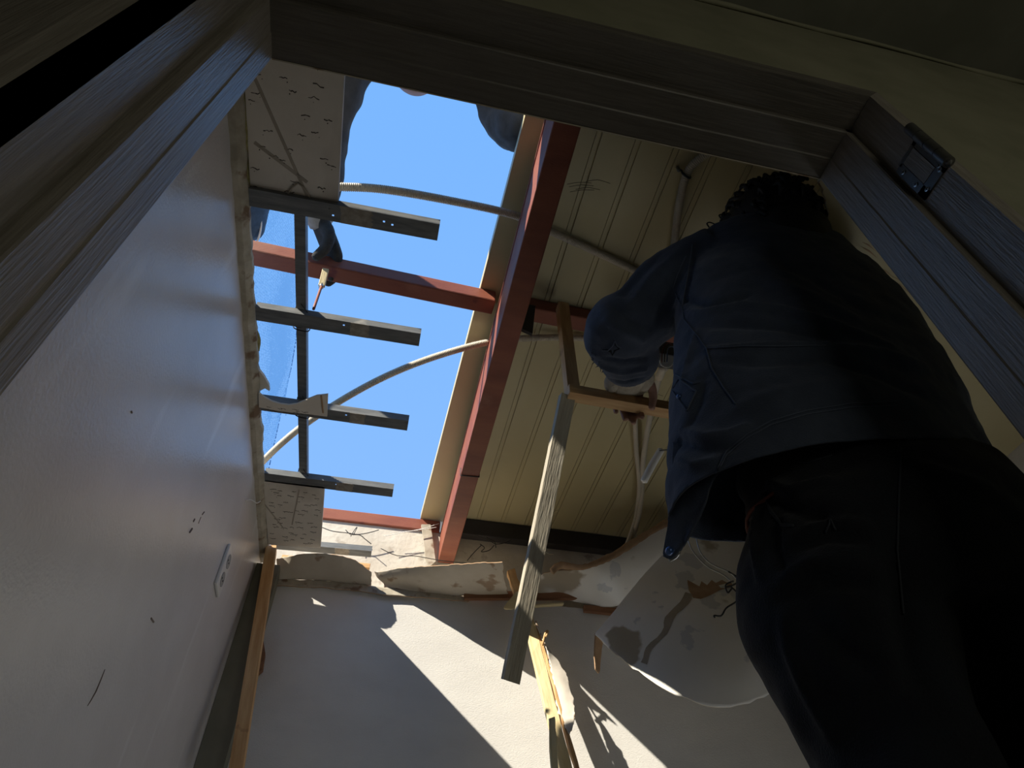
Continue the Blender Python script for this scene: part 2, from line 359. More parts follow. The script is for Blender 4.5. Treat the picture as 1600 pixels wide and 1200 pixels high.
# bright edge strip on the room side of the head
bx('edge_strip', (DX0, .3630, DH - .0005), (DX1, .3645, DH + .004), 'caulk', d1)
XH = DX1 + .013
def H(px, py, x=XH): return U(px, py, x=x)
lf = [H(1412, 205), H(1391, 262), H(1440, 313), H(1482, 256)]
zs = sorted(p.z for p in lf); ys = sorted(p.y for p in lf)
zt, zb = H(1405, 190).z, H(1458, 290).z
hz0, hz1 = zb - .004, zb + .082; hy0, hy1 = .2335, .279
bm = bmesh.new()   # leaf with a cut-out, four strips around it
t0, t1 = XH - .0025, XH + .0005
box(bm, (t0, hy0, hz0), (t1, hy1, hz0 + .017)); box(bm, (t0, hy0, hz1 - .008), (t1, hy1 - .008, hz1)); box(bm, (t0, hy1 - .013, hz0), (t1, hy1, hz1 - .004)); box(bm, (t0, hy0, hz0), (t1, hy0 + .008, hz1))
hg = under(obj('hinge', bm, 'hinge'), d1)
bm = bmesh.new(); box(bm, (t0 - .0005, hy0 + .009, hz0 + .0175), (t0 + .001, hy1 - .014, hz1 - .009)); obj('inner_leaf', bm, 'frame', hg)
bm = bmesh.new()
kz0, kz1 = hz0 - .004, hz1 + .018; nk = 4
for i in range(nk):
    a = kz0 + (kz1 - kz0) * i / nk; b = kz0 + (kz1 - kz0) * (i + 1) / nk - .0012
    tube(bm, [(XH - .007, .2265, a), (XH - .007, .2265, b)], .0074, 28, 1, capk=.05)
tube(bm, [(XH - .007, .2265, kz0 - .003), (XH - .007, .2265, kz1 + .003)], .0045, 12, 1)
obj('knuckle', bm, 'hinge', hg)
for y, z in ((hy0 + .007, hz0 + .007), (hy1 - .012, hz0 + .006), (hy1 - .0065, hz0 + .030), (hy1 - .0065, hz1 - .020), (hy0 + .004, hz0 + .012)):
    bm = bmesh.new(); tube(bm, [(t0 - .0012, y, z), (t0 + .001, y, z)], .0034, 12, 1, capk=.15)
    sc = obj('screw', bm, 'screw', hg)
    bm = bmesh.new(); box(bm, (t0 - .0020, y - .0022, z - .0004), (t0 - .0013, y + .0022, z + .0004)); box(bm, (t0 - .0020, y - .0004, z - .0022), (t0 - .0013, y + .0004, z + .0022)); obj('slot', bm, 'wire', hg)

# ---------------------------------------------------------------- roof deck of ribbed panels
rf = empty('roof', (.9, 1.2, ZD)); struct(rf)
def deck_panel(x0, x1, y0, y1, xe=None):
    """one panel: broad flat face, narrow rib between two fine grooves at its right side"""
    bm = bmesh.new(); g = .0018; d = .004; r = .013
    prof = [(x0 + g, 0), (x1 - r - g, 0), (x1 - r - g, d), (x1 - r, d), (x1 - r, .0005), (x1 - g, .0005), (x1 - g, d), (x1 + g, d), (x1 + g, .03), (x0 + g, .03)]
    a = [bm.verts.new((x + (xe or 0 if i in (0, 9) else 0), y0, ZD + z)) for i, (x, z) in enumerate(prof)]
    b = [bm.verts.new((x, y1, ZD + z)) for x, z in prof]
    bm.faces.new(a); bm.faces.new(b[::-1])
    for i in range(len(a)): bm.faces.new((a[i], a[(i + 1) % len(a)], b[(i + 1) % len(a)], b[i]))
    o = obj('roof_panel', bm, 'deck'); return under(o, rf)
pw = .0972; xs = .356 + .007
deck_panel(.128, xs - pw, .355, 2.2, .05)
k = 0
x = xs - pw
while x < 1.74: deck_panel(x, min(x + pw, 1.80), .355, 2.2); x += pw
bx('cover_slab', (.20, .355, ZD + .032), (1.86, 2.32, ZD + .07), 'concrete', rf)
bm = bmesh.new(); box(bm, (-1.6, -2.5, 1.482), (1.86, .352, 1.56)); box(bm, (-.6, .352, 1.56), (.17, .50, 1.575)); under(obj('near_slab', bm, 'concrete'), rf)  # second box: unseen lip added to keep sun off the worker's elbow
# scribbled chalk marks on the deck
for base, n in (((905, 292), 5), ((1500 // 2 + 250, 620), 2)):
    bm = bmesh.new()
    for i in range(n):
        a, b = base; dx = random.uniform(-25, 15); dy = i * 4 - 8
        tube(bm, [U(a + dx, b + dy, z=ZD - .0003), U(a + dx + 18, b + dy - 3, z=ZD - .0003), U(a + dx + 38, b + dy + random.uniform(-3, 3), z=ZD - .0003)], .0006, 5, 3)
    under(obj('scribble', bm, 'fissure'), rf)

# ---------------------------------------------------------------- red steel
def rafter():
    e = empty('rafter', (.24, .3, 1.36))
    x0, x1, z0, z1 = .213, .272, 1.36, 1.50
    bm = bmesh.new()      # open C section, lips turned in on the left side near the top
    prof = [(x0, z0 + .0), (x1, z0), (x1, z1), (x0, z1), (x0, z1 - .006), (x0 + .022, z1 - .006), (x0 + .022, z1 - .026), (x0, z1 - .026)]
    prism(bm, [(x, .30, z) for x, z in prof], (0, 1.895, 0)); o = under(obj('web', bm, 'redsteel'), e)
    b = o.modifiers.new('bevel', 'BEVEL'); b.width = .004; b.segments = 3; b.limit_method = 'ANGLE'; b.angle_limit = math.radians(60)
    bm = bmesh.new(); tube(bm, [(x0 - .001, 1.665, z0 + .03), (x0 - .001, 1.664, z0 - .001), (x1 + .001, 1.660, z0 - .001), (x1 + .001, 1.66, z0 + .04)], .0022, 6, 1)
    under(obj('weld', bm, 'blacksteel', None, True), e)
    return tag(e, 'long red steel rafter running from the back wall up to the door head', 'beam')
rafter()
def sqbar(name, p0, p1, h, d, m, lab):
    p0 = V(p0); p1 = V(p1); e = empty(name, p0)
    beam('tube', p0, p1, d, h, m, parent=e, bev=.004, seg=1)
    return tag(e, lab, 'beam')
sqbar('purlin', (-.75, 1.048, 1.525), (.205, 1.088, 1.525), .048, .050, 'redsteel', 'red steel crossbar over the open sky, left of the long rafter')
sqbar('purlin', (.275, 1.088, 1.525), (1.74, 1.13, 1.525), .048, .050, 'redsteel', 'shaded red steel crossbar under the beige roof, right of the rafter')
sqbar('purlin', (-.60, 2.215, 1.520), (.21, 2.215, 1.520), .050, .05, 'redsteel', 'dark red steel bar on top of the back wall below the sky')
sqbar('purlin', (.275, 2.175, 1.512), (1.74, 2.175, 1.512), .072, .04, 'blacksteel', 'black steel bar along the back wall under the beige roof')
bm = bmesh.new()
P = [U(822, 470, y=1.06), U(806, 545, y=1.06), U(825, 547, y=1.06), U(832, 480, y=1.06)]
P = [(.277, 1.055, 1.50), (.277, 1.055, 1.385), (.305, 1.055, 1.372), (.318, 1.055, 1.50)]
prism(bm, P, (0, .01, 0)); tag(obj('steel_cleat', bm, 'blacksteel'), 'small black steel plate hanging beside the rafter under the crossbar', 'bracket')

# ---------------------------------------------------------------- galvanised ceiling channels
def channel(y, x1, lab, holes=(), patch=None, y2=None, x0=-.374, th=.020, wd=.040, z=1.25):
    e = empty('metal_channel', (x0, y, 1.25))
    bm = bmesh.new(); t = .0012; L = x1 - x0; s = (y2 or y) - y
    # bottom flange made of strips around the screw holes
    cuts = sorted([(hx, hy) for hx, hy in holes]); xx = x0; r = .0022
    for hx, hy in cuts:
        if hx - r <= xx: continue
        box(bm, (xx, y, z), (hx - r, y + wd, z + t)); box(bm, (hx - r, y, z), (hx + r, y + hy - r, z + t)); box(bm, (hx - r, y + hy + r, z), (hx + r, y + wd, z + t)); xx = hx + r
    box(bm, (xx, y, z), (x1, y + wd, z + t))
    box(bm, (x0, y, z + t), (x1, y + t, z + th)); box(bm, (x0, y + wd - t, z + t), (x1, y + wd, z + th))
    for v in bm.verts: v.co.y += s * (v.co.x - x0) / L
    under(obj('profile', bm, 'galv'), e)
    if patch:
        a, b = patch; bm = bmesh.new(); n = 10; top = []; bot = []
        for i in range(n + 1): top.append((a + .004 * noise.noise(V((i * 1.3, y * 9, 0))), y + wd * i / n, z - .0006)); bot.append((b + .006 * noise.noise(V((i * 1.3, y * 9, 5))), y + wd * i / n, z - .0006))
        prism(bm, [(p[0], p[1] + s * (p[0] - x0) / L, p[2]) for p in top + bot[::-1]], (0, 0, .0007)); under(obj('plaster_residue', bm, 'plaster'), e)
    return tag(e, lab, 'ceiling channel', 'steel ceiling channels jutting from the left wall')
channel(.7155, .016, 'grey steel channel jutting from the left wall below the large ceiling tile, nearest the door', [(-.213, .010), (-.205, .026), (-.178, .02), (-.10, .018), (-.082, .022)], (-.19, -.125))
channel(1.018, .013, 'second grey steel channel from the door, tied to the long cross strip with wire', [(-.17, .012)], (-.155, -.11))
channel(1.328, .018, 'third grey steel channel from the door, a torn tile scrap stuck to it', [(-.15, .012)], (-.14, -.10), th=.022)
channel(1.637, .006, 'grey steel channel above the small ceiling tile near the back wall', [(-.165, .012)], (-.165, -.115))
channel(2.060, -.035, 'short grey steel channel against the back wall behind the small tile', [], (-.16, -.11), y2=2.045, z=1.285)
ls = empty('cross_strip', (-.27, .72, 1.272))
bm = bmesh.new()
for (a, b, c, d) in ((-.290, 1.2725, -.2665, 1.274), (-.290, 1.274, -.2885, 1.296), (-.268, 1.274, -.2665, 1.296)):
    v = box(bm, (a, .72, b), (c, 1.672, d))
for v in bm.verts: v.co.x += .012 * (v.co.y - .72)
under(obj('profile', bm, 'galv'), ls)
for y in (1.018, 1.328, 1.637):
    xo = .012 * (y - .72) - .010
    bm = bmesh.new(); tube(bm, [(-.285 + xo, y - .006, 1.30), (-.262 + xo, y - .012, 1.265), (-.245 + xo, y + .015, 1.262), (-.252 + xo, y + .05, 1.27), (-.285 + xo, y + .055, 1.272), (-.286 + xo, y + .02, 1.30)], .0013, 6, 4)
    tube(bm, [(-.286 + xo, y + .058, 1.300), (-.284 + xo, y + .060, 1.268), (-.25 + xo, y + .064, 1.268), (-.252 + xo, y + .064, 1.30)], .0015, 6, 4)
    under(obj('wire_tie', bm, 'wire', None, True), ls)
tag(ls, 'long thin grey steel strip running over the channels towards the back wall', 'steel strip')
# threaded hanger with clip
hr = empty('hanger_rod', tuple(U(490, 483, z=1.275)))
a = U(490, 483, z=1.275); b = U(503, 445, z=1.42)
tubeobj('rod', [a, a.lerp(b, .5), b], .0035, 'redsteel', hr, 8, 2)
c = U(509, 421, z=1.47); beam('clip', b - (c - b) * .1, c, .016, .010, 'woodpale', parent=hr, up=(0, 1, 0), bev=.001, seg=1)
tubeobj('nut', [b - V((0, 0, .012)), b + V((0, 0, .002))], .0065, 'steel', hr, 6, 1)
tag(hr, 'hanger rod with a pale square clip held by the gloved hand', 'hanger')

# ---------------------------------------------------------------- ceiling tiles
def fissures(e, x0, x1, y0, y1, z, rows, cols, seed, sz=.012):
    random.seed(seed); bm = bmesh.new()
    for i in range(rows):
        for j in range(cols):
            cx = x0 + (x1 - x0) * (j + .5 + random.uniform(-.42, .42)) / cols; cy = y0 + (y1 - y0) * (i + .5 + random.uniform(-.40, .40)) / rows
            n = random.choice((3, 4, 4, 5)); L = sz * random.uniform(.7, 1.3); P = []
            for k in range(n + 1): P.append(V((cx + L * (k / n - .5) * 1.6, cy + random.uniform(-.35, .35) * L * .6, z)))
            for k in range(n):
                d = (P[k + 1] - P[k]).normalized(); nn = V((-d.y, d.x, 0)) * random.uniform(.0004, .0011)
                q = [P[k] - nn, P[k + 1] - nn, P[k + 1] + nn, P[k] + nn]
                prism(bm, q, (0, 0, .0008))
            if random.random() < .8:
                c = V((cx + random.uniform(-1, 1) * sz, cy + random.uniform(.5, 1) * sz, z)); r = random.uniform(.0007, .0014)
                prism(bm, [c + V((math.cos(t * math.pi / 3), math.sin(t * math.pi / 3), 0)) * r for t in range(6)], (0, 0, .0008))
    o = obj('fissure_marks', bm, 'fissure'); o['kind'] = 'stuff'; return under(o, e)
def tile(pts, z, th, lab, **k):
    e = empty('ceiling_tile', (pts[0][0], pts[0][1], z))
    bm = bmesh.new(); prism(bm, [(x, y, z) for x, y in pts], (0, 0, th)); o = under(obj('board', bm, 'board'), e)
    tag(e, lab, 'ceiling tile', 'broken ceiling tiles'); return e
e = tile([(-.374, .365), (-.196, .365), (-.1985, .738), (-.30, .736), (-.374, .733)], 1.262, .011, 'large beige patterned ceiling tile at the top left beside the door head')
fissures(e, -.37, -.205, .37, .73, 1.2614, 11, 3, 3, .010)
for pts, ww in (([(150, 243), (495, 1020)], .0032), ([(150, 650), (480, 900)], .0036)):
    P = [U(360 + a / 4, 60 + b / 4, z=1.2616) for a, b in pts]
    beam('tape', P[0], P[1], ww * 2, .0004, 'tape', parent=e, bev=0, seg=1)
P = [U(442, 315, z=1.2605), U(466, 286, z=1.2600), U(490, 318, z=1.2605)]
bm = bmesh.new(); tube(bm, [P[0], P[1], P[2]], .0022, 6, 3); under(obj('torn_tape', bm, 'tape', None, True), e)
e = tile([(-.378, 1.672), (-.199, 1.668), (-.204, 2.005), (-.374, 2.02)], 1.250, .011, 'small beige patterned ceiling tile hanging in the back left corner')
fissures(e, -.37, -.21, 1.69, 2.0, 1.2494, 10, 5, 5, .010)
for pts in ([(205, 740), (330, 900)], [(430, 660), (385, 880)]):
    P = [U(360 + a / 4, 600 + b / 4, z=1.2495) for a, b in pts]; beam('tape', P[0], P[1], .004, .0003, 'tape', parent=e, bev=0, seg=1)
# torn scrap stuck on the third channel
bm = bmesh.new(); top = [(180, 50), (215, 75), (260, 100), (310, 116), (370, 124), (420, 115), (480, 90), (540, 66), (612, 58)]; bot = [(606, 196), (560, 190), (480, 180), (400, 172), (300, 160), (182, 138)]
e = empty('tile_scrap', (-.37, 1.33, 1.248))
prism(bm, [U(360 + a / 4, 600 + b / 4, z=1.2485) for a, b in top + bot], (0, 0, -.005)); under(obj('board', bm, 'board'), e)
bm = bmesh.new(); tube(bm, [U(502, 618, z=1.243), U(505, 645, z=1.243)], .0022, 6, 2); under(obj('fold', bm, 'kraft', None, True), e)
fissures(e, -.36, -.24, 1.34, 1.36, 1.2434, 2, 6, 9, .009)
tag(e, 'curved torn scrap of beige tile stuck on the third steel channel', 'tile scrap')
bm = bmesh.new(); prism(bm, [U(a, b, z=1.262) for a, b in ((404, 578), (412, 588), (420, 602), (421, 611), (414, 607), (404, 612))], (0, 0, .008))
tag(obj('tile_scrap', bm, 'board'), 'tiny dark torn tile corner poking out over the net', 'tile scrap')

# remaining ceiling board on the right, torn edge
bm = bmesh.new(); edge = [(.752, .355), (.756, .46), (.775, .478), (.79, .495), (.812, .52), (.822, .55), (.818, .572), (.803, .60), (.83, .70), (.90, .9), (1.0, 1.1), (1.30, 1.5), (1.6, 2.10)]
E2 = []
for i in range(len(edge) - 1):
    for k in range(8):
        t = k / 8; x = edge[i][0] * (1 - t) + edge[i + 1][0] * t; y = edge[i][1] * (1 - t) + edge[i + 1][1] * t
        E2.append((x + .004 * noise.noise(V((x * 60, y * 60, 0))), y))
E2.append(edge[-1])
prism(bm, [(x, y, 1.25) for x, y in E2 + [(1.75, 2.10), (1.75, .355)]], (0, 0, .010))
cr_ = struct(obj('ceiling.001', bm, 'board')); cr_.data.materials.clear(); cr_.data.materials.append(M['deck'])
bm = bmesh.new(); tube(bm, [(x, y, 1.2495) for x, y in E2[:60]], .0016, 5, 1); obj('torn_edge', bm, 'caulk', cr_, True)
bm = bmesh.new(); c0 = U(1372, 425, z=1.2492)
for i in range(46):
    a = random.uniform(-.5, .5); c = c0 + V((a * .16, random.gauss(0, .02) + a * .05, 0)); L = random.uniform(.01, .035); ww = random.uniform(.0008, .003)
    prism(bm, [c + V((-L, -L * .2, 0)), c + V((-L * .2, -ww, 0)), c + V((L, L * .5, 0)), c + V((0, ww, 0))], (0, 0, .0008))
o = obj('torn_paper', bm, 'kraft', cr_); o['kind'] = 'stuff'

# ---------------------------------------------------------------- electrical conduits
def conduit(pts, lab, r=.0105, m='conduit', pitch=.0045):
    o = tubeobj('conduit', pts, r, m, None, 12, 8, pitch); return tag(o, lab, 'conduit', 'corrugated cable conduits')
conduit([U(480, 292, z=1.43), U(530, 292, z=1.44), U(600, 296, z=1.46), (U(700, 313, z=1.50)), U(800, 335, z=1.52), U(860, 361, z=1.53), U(930, 393, z=1.535), U(1003, 428, z=1.535), U(1050, 455, z=1.535)], 'grey corrugated conduit arching from the large tile across the sky to the worker')
conduit([U(385, 760, z=1.30), U(408, 724, z=1.33), U(470, 668, z=1.37), U(560, 610, z=1.42), U(650, 568, z=1.46), U(752, 537, z=1.50), U(830, 528, z=1.525), U(928, 529, z=1.535), U(1000, 540, z=1.53)], 'cream corrugated conduit sweeping from the left wall over the sky to the crossbar')
conduit([U(1125, 232, z=1.535), U(1100, 243, z=1.535), U(1076, 266, z=1.535), U(1064, 305, z=1.535), U(1056, 360, z=1.535), U(1050, 420, z=1.535)], 'grey corrugated conduit clipped to the roof above the worker\'s shoulder')
conduit([U(1040, 575, z=1.40), U(1030, 590, z=1.44), U(1016, 650, z=1.49), U(1005, 720, z=1.525), U(1002, 780, z=1.52), U(992, 830, z=1.45), U(975, 860, z=1.36)], 'right hand corrugated conduit dropping from the black box to the back wall', .0095)
conduit([U(1000, 600, z=1.525), U(993, 640, z=1.525), U(994, 700, z=1.535), U(999, 760, z=1.525), U(993, 810, z=1.50), U(980, 850, z=1.38)], 'left hand corrugated conduit emerging below the worker\'s glove', .0085)
cl = empty('pipe_clip', tuple(U(1070, 272, z=1.545)))
c0 = U(1072, 273, z=1.533)
bm = bmesh.new(); tube(bm, [c0 + V((.012, .004, .015)), c0 + V((.012, .004, -.004)), c0 + V((0, 0, -.012)), c0 + V((-.012, -.004, -.004)), c0 + V((-.012, -.004, .008)), c0 + V((-.020, -.006, .010))], .0028, 6, 4); under(obj('strap', bm, 'plasticdark', None, True), cl)
bm = bmesh.new(); tube(bm, [c0 + V((-.022, -.007, .016)), c0 + V((-.022, -.007, -.002))], .0045, 8, 1); under(obj('screw', bm, 'hinge', None, True), cl)
tag(cl, 'black strap clip holding the conduit to the roof near the door head', 'clip')
# black junction box with wires, right of the glove
jb = empty('junction_box', tuple(U(1040, 562, y=1.0)))
c0 = U(1046, 556, y=1.02)
bm = bmesh.new(); box(bm, c0 + V((-.035, -.02, -.02)), c0 + V((.06, .03, .035))); o = under(obj('box', bm, 'plasticdark'), jb)
b = o.modifiers.new('bevel', 'BEVEL'); b.width = .004; b.segments = 2
bm = bmesh.new(); tube(bm, [U(1030, 558, y=.97), U(1034, 571, y=.96), U(1046, 573, y=.96), U(1056, 562, y=.97)], .0018, 6, 5); under(obj('white_wire', bm, 'wirewhite', None, True), jb)
for i, mm in enumerate(('shirthem', 'wire', 'button')):
    bm = bmesh.new(); tube(bm, [U(1034 + i * 4, 566, y=.97), U(1036 + i * 4, 545, y=.96), U(1046 + i * 3, 536 + i * 3, y=.97), U(1058, 548, y=.98)], .0014, 6, 5); under(obj('wire', bm, mm, None, True), jb)
tubeobj('ferrule', [U(1036, 575, z=1.40), U(1030, 590, z=1.44)], .012, 'conduit', jb, 12, 2)
tag(jb, 'black junction box with loose wires between the worker\'s arm and jacket', 'junction box')
# white plastic tube
a = U(1033, 703, y=1.25); b = U(1006, 752, y=1.30)
lt = empty('white_tube', tuple(b)); tubeobj('tube', [b, b.lerp(a, .5) + V((0, 0, .003)), a], [.0098, .0105, .0098], 'lampwhite', lt, 16, 4)
tubeobj('wire', [U(1031, 704, y=1.24), U(1042, 703, y=1.2), U(1060, 703, y=1.1)], .0018, 'wire', lt, 6, 3)
tag(lt, 'short white plastic tube dangling on a wire left of the jacket', 'plastic tube')

# ---------------------------------------------------------------- hanging timber
wp = V((.376, .985, 1.10))
pt = beam('timber_post', wp + V((0, .012, 0)), (.392, 1.042, 1.50), .030, .030, 'wood', up=(0, 1, 0), bev=.001)
tag(pt, 'upright orange brown batten from the crossbar down to the elbow joint', 'timber')
hb = beam('timber_rail', (.360, .985, 1.085), (.92, 1.00, 1.085), .030, .028, 'wood', bev=.001, seg=6)
tag(hb, 'horizontal orange brown batten gripped by the worker\'s gloved hand', 'timber')
pb = V(U(797, 1066, y=1.27)); ptp = V(U(886, 620, y=1.0))
pk = beam('timber_batten', ptp, pb, .028, .034, 'woodgrey', up=(1, 0, .0), bev=.0008, chips=.0003, seg=26, jag=.003)
tag(pk, 'weathered grey batten dangling from the joint above the sunlit wall', 'timber')
for a, b in (((843, 810), (866, 800)), ((852, 845), (862, 842)), ((855, 792), (871, 796)), ((905, 645), (914, 640))):
    pass
for (a, b, c) in (((857, 812), (866, 800), (873, 797)), ((852, 862), (858, 866), (865, 866)), ((862, 700), (866, 704), (868, 712))):
    bm = bmesh.new(); tube(bm, [U(*a, y=1.12), U(*b, y=1.115), U(*c, y=1.11)], [.0015, .001, .0004], 5, 3)
    o = obj('splinter', bm, 'woodpale'); o.parent = pk; o.matrix_parent_inverse = pk.matrix_basis.inverted()
# leaning stud in the back left corner
st = beam('timber_stud', U(424, 858, y=2.05), U(365, 1230, y=1.93), .034, .040, 'wood', up=(0, 1, 0), bev=.001)
tag(st, 'long brown timber stud standing in the corner left of the back wall', 'timber')
bm = bmesh.new(); P = [U(a, b, y=2.117) for a, b in ((404, 990), (412, 1005), (415, 1025), (411, 1050), (402, 1058), (398, 1055), (398, 995))]; prism(bm, P, (0, -.02, 0))  # stands for the stud's shadow on the wall, built as a brown piece
tag(obj('stud_shadow', bm, 'woodbrown'), 'small brown rounded shadow of the corner stud, built as a solid piece', 'shadow piece')
# laths along the top of the back wall
for a, b, yy, mm, lab, hh in (((725, 931), (932, 931), 2.10, 'woodbrown', 'dark brown lath on the back wall behind the dangling batten', .028), ((912, 951), (975, 958), 2.105, 'woodbrown', 'short dark brown lath end beside the curled white sheet', .024), ((835, 947), (880, 944), 2.09, 'woodpale', 'thin pale splinter of lath under the brown lath', .006), ((440, 872), (578, 886), 2.15, 'wood', 'pale orange lath behind the torn paper in the back left corner', .018)):
    A = U(*a, y=yy); B = U(*b, y=yy); tag(beam('wall_lath', A, B, .018, hh, mm, bev=.001, seg=3), lab, 'lath')
# broken pale lath hanging down over the lit wall patch
bl = empty('broken_lath', tuple(U(885, 1200, y=1.85)))
pts = [(808, 885, 2.08), (806, 905, 2.07), (822, 955, 2.05), (845, 1030, 2.02), (872, 1130, 1.97), (905, 1230, 1.92)]
A = U(822, 955, y=2.05); B = U(893, 1240, y=1.93)
beam('lath', A, B, .036, .016, 'woodpale', up=(0, 1, 0), parent=bl, chips=.0012, seg=14, jag=.01)
beam('lath_edge', U(836, 975, y=2.045), U(912, 1240, y=1.925), .010, .020, 'wood', up=(0, 1, 0), parent=bl, chips=.002, seg=14, jag=.01)
rows = [[U(836, 968, y=2.03), U(838, 985, y=2.04), U(842, 1000, y=2.04)], [U(852, 1010, y=2.0), U(858, 1015, y=2.02), U(862, 1020, y=2.03)], [U(862, 1060, y=1.99), U(874, 1058, y=1.99), U(886, 1056, y=2.0)], [U(872, 1110, y=1.97), U(886, 1105, y=1.97), U(897, 1095, y=1.98)], [U(888, 1150, y=1.95), U(893, 1140, y=1.95), U(898, 1120, y=1.96)]]
sheet('torn_paper', rows, 'board', bl, 6, 10, .004, jag=.011, crumple=.003, js=90, m2='kraft')
beam('broken_end', U(797, 890, y=2.07), U(812, 940, y=2.06), .030, .020, 'wood', up=(0, 1, 0), parent=bl, chips=.003, seg=6, jag=.008)
sheet('torn_flap', [[U(806, 925, y=2.03), U(815, 922, y=2.03), U(822, 915, y=2.03)], [U(787, 948, y=2.03), U(800, 942, y=2.03), U(815, 946, y=2.03)], [U(790, 953, y=2.035), U(803, 953, y=2.035), U(812, 952, y=2.035)]], 'woodpale', bl, 4, 4, .003, jag=.004)
tubeobj('splinter_curl', [U(848, 1008, y=2.0), U(852, 990, y=1.99), U(856, 986, y=1.99), U(853, 995, y=1.99)], .004, 'wood', bl, 6, 3)
tag(bl, 'broken pale lath with torn board hanging down the back wall', 'lath')
lf2 = beam('lower_lath', U(862, 1120, y=1.90), U(868, 1230, y=1.86), .02, .008, 'woodpale', up=(0, 1, 0), chips=.002, seg=6, jag=.01)
lf2.parent = bl; lf2.matrix_parent_inverse = Matrix.Translation(-V(bl.location)); lf2.name = 'splinter'

# ---------------------------------------------------------------- torn paper and boards along the back wall
def rowsU(spec): return [[U(a, b, y=y) for a, b, y in r] for r in spec]
o = sheet('torn_wallpaper', rowsU([
    [(432, 872, 2.08), (470, 866, 2.02), (520, 866, 2.00), (556, 875, 2.02), (580, 893, 2.07)],
    [(434, 890, 2.09), (470, 884, 2.06), (520, 888, 2.05), (556, 895, 2.06), (580, 903, 2.09)],
    [(436, 908, 2.115), (470, 905, 2.11), (520, 908, 2.11), (556, 912, 2.11), (580, 915, 2.115)]]), 'paper', None, 8, 6, .003, jag=.004, crumple=.003, m2='kraft', sides='ur')
tag(o, 'domed torn flap of beige wallpaper at the left end of the back wall', 'torn wallpaper', 'torn wallpaper on the back wall')
o = sheet('torn_wallpaper', rowsU([
    [(585, 893, 2.09), (640, 886, 2.02), (700, 882, 1.95), (750, 879, 1.90), (786, 878, 1.86)],
    [(590, 902, 2.10), (640, 900, 2.05), (700, 898, 2.0), (750, 897, 1.96), (788, 900, 1.93)],
    [(600, 912, 2.112), (650, 914, 2.09), (700, 916, 2.06), (750, 918, 2.04), (792, 920, 2.02)],
    [(600, 922, 2.118), (650, 926, 2.115), (700, 930, 2.113), (750, 930, 2.10), (796, 928, 2.10)]]), 'paper', None, 10, 6, .003, jag=.005, crumple=.003, m2='kraft', sides='urd')
tag(o, 'long wavy torn strip of beige wallpaper on the back wall left of the dangling batten', 'torn wallpaper', 'torn wallpaper on the back wall')
o = sheet('torn_wallpaper', rowsU([
    [(430, 905, 2.112), (520, 908, 2.112), (600, 918, 2.112), (680, 925, 2.112), (732, 930, 2.112)],
    [(428, 916, 2.108), (520, 920, 2.106), (600, 930, 2.106), (680, 936, 2.106), (732, 940, 2.110)]]), 'caulk', None, 10, 4, .004, jag=.003, crumple=.002, m2='kraft')
tag(o, 'rough plaster band along the top of the grey back wall, under the paper flaps', 'plaster band')
# sheet right of the batten with rolled brown edge
o = sheet('torn_wallpaper', rowsU([
    [(838, 905, 2.07), (862, 892, 2.0), (920, 885, 1.95), (985, 850, 1.94), (1050, 812, 1.93), (1120, 780, 1.93)],
    [(835, 922, 2.09), (870, 908, 2.05), (930, 905, 2.0), (1000, 880, 1.97), (1060, 850, 1.96), (1130, 830, 1.96)],
    [(840, 932, 2.10), (880, 926, 2.09), (940, 930, 2.05), (1000, 915, 2.03), (1060, 890, 2.02), (1140, 880, 2.02)],
    [(860, 936, 2.112), (900, 940, 2.11), (950, 948, 2.09), (985, 942, 2.07), (1040, 940, 2.06), (1140, 930, 2.05)]]), 'vinyl', None, 8, 6, .003, jag=.004, crumple=.004, m2='kraft', sides='ul')
tag(o, 'crumpled beige ceiling paper between the dangling batten and the curled white sheet', 'torn wallpaper', 'torn wallpaper on the back wall')
bm = bmesh.new(); P = [U(862, 893, y=1.985), U(876, 884, y=1.975), U(910, 886, y=1.94), U(950, 872, y=1.93), U(985, 851, y=1.93), U(1015, 832, y=1.92), U(1050, 812, y=1.915), U(1100, 785, y=1.91)]
tube(bm, P, [.010, .014, .009, .011, .013, .012, .013, .012], 10, 8)
for v in bm.verts: v.co += noise.noise_vector(v.co * 60) * .004
tag(obj('rolled_paper', bm, 'kraft', None, True), 'rolled brown torn edge running diagonally up to the jacket', 'torn paper roll')
# big curled white sheet
cs = sheet('curled_sheet', rowsU([
    [(1000, 905, 1.93), (1035, 868, 1.92), (1075, 838, 1.91), (1120, 800, 1.90), (1190, 790, 1.90)],
    [(965, 948, 1.93), (1020, 925, 1.89), (1080, 905, 1.86), (1150, 880, 1.85), (1220, 860, 1.86)],
    [(940, 978, 1.93), (1000, 970, 1.86), (1080, 975, 1.79), (1160, 960, 1.78), (1240, 950, 1.80)],
    [(930, 990, 1.93), (975, 1010, 1.85), (1060, 1040, 1.77), (1160, 1030, 1.75), (1245, 1010, 1.78)],
    [(932, 993, 1.93), (968, 1028, 1.85), (1055, 1086, 1.77), (1150, 1104, 1.75), (1246, 1062, 1.78)]]), 'vinyl', None, 10, 8, .0025, jag=.006, crumple=.002, js=60, sides='d', m2='paper')
e = empty('hanging_sheet', tuple(U(1000, 905, y=1.8))); under(cs, e); cs.name = 'curl'
sheet('folded_rim', rowsU([[(930, 990, 1.93), (936, 993, 1.94), (944, 995, 1.95)], [(928, 1020, 1.93), (933, 1022, 1.95), (940, 1020, 1.96)], [(930, 1046, 1.93), (935, 1052, 1.95), (937, 1048, 1.96)]]), 'kraft', e, 4, 5, .003, jag=.003)
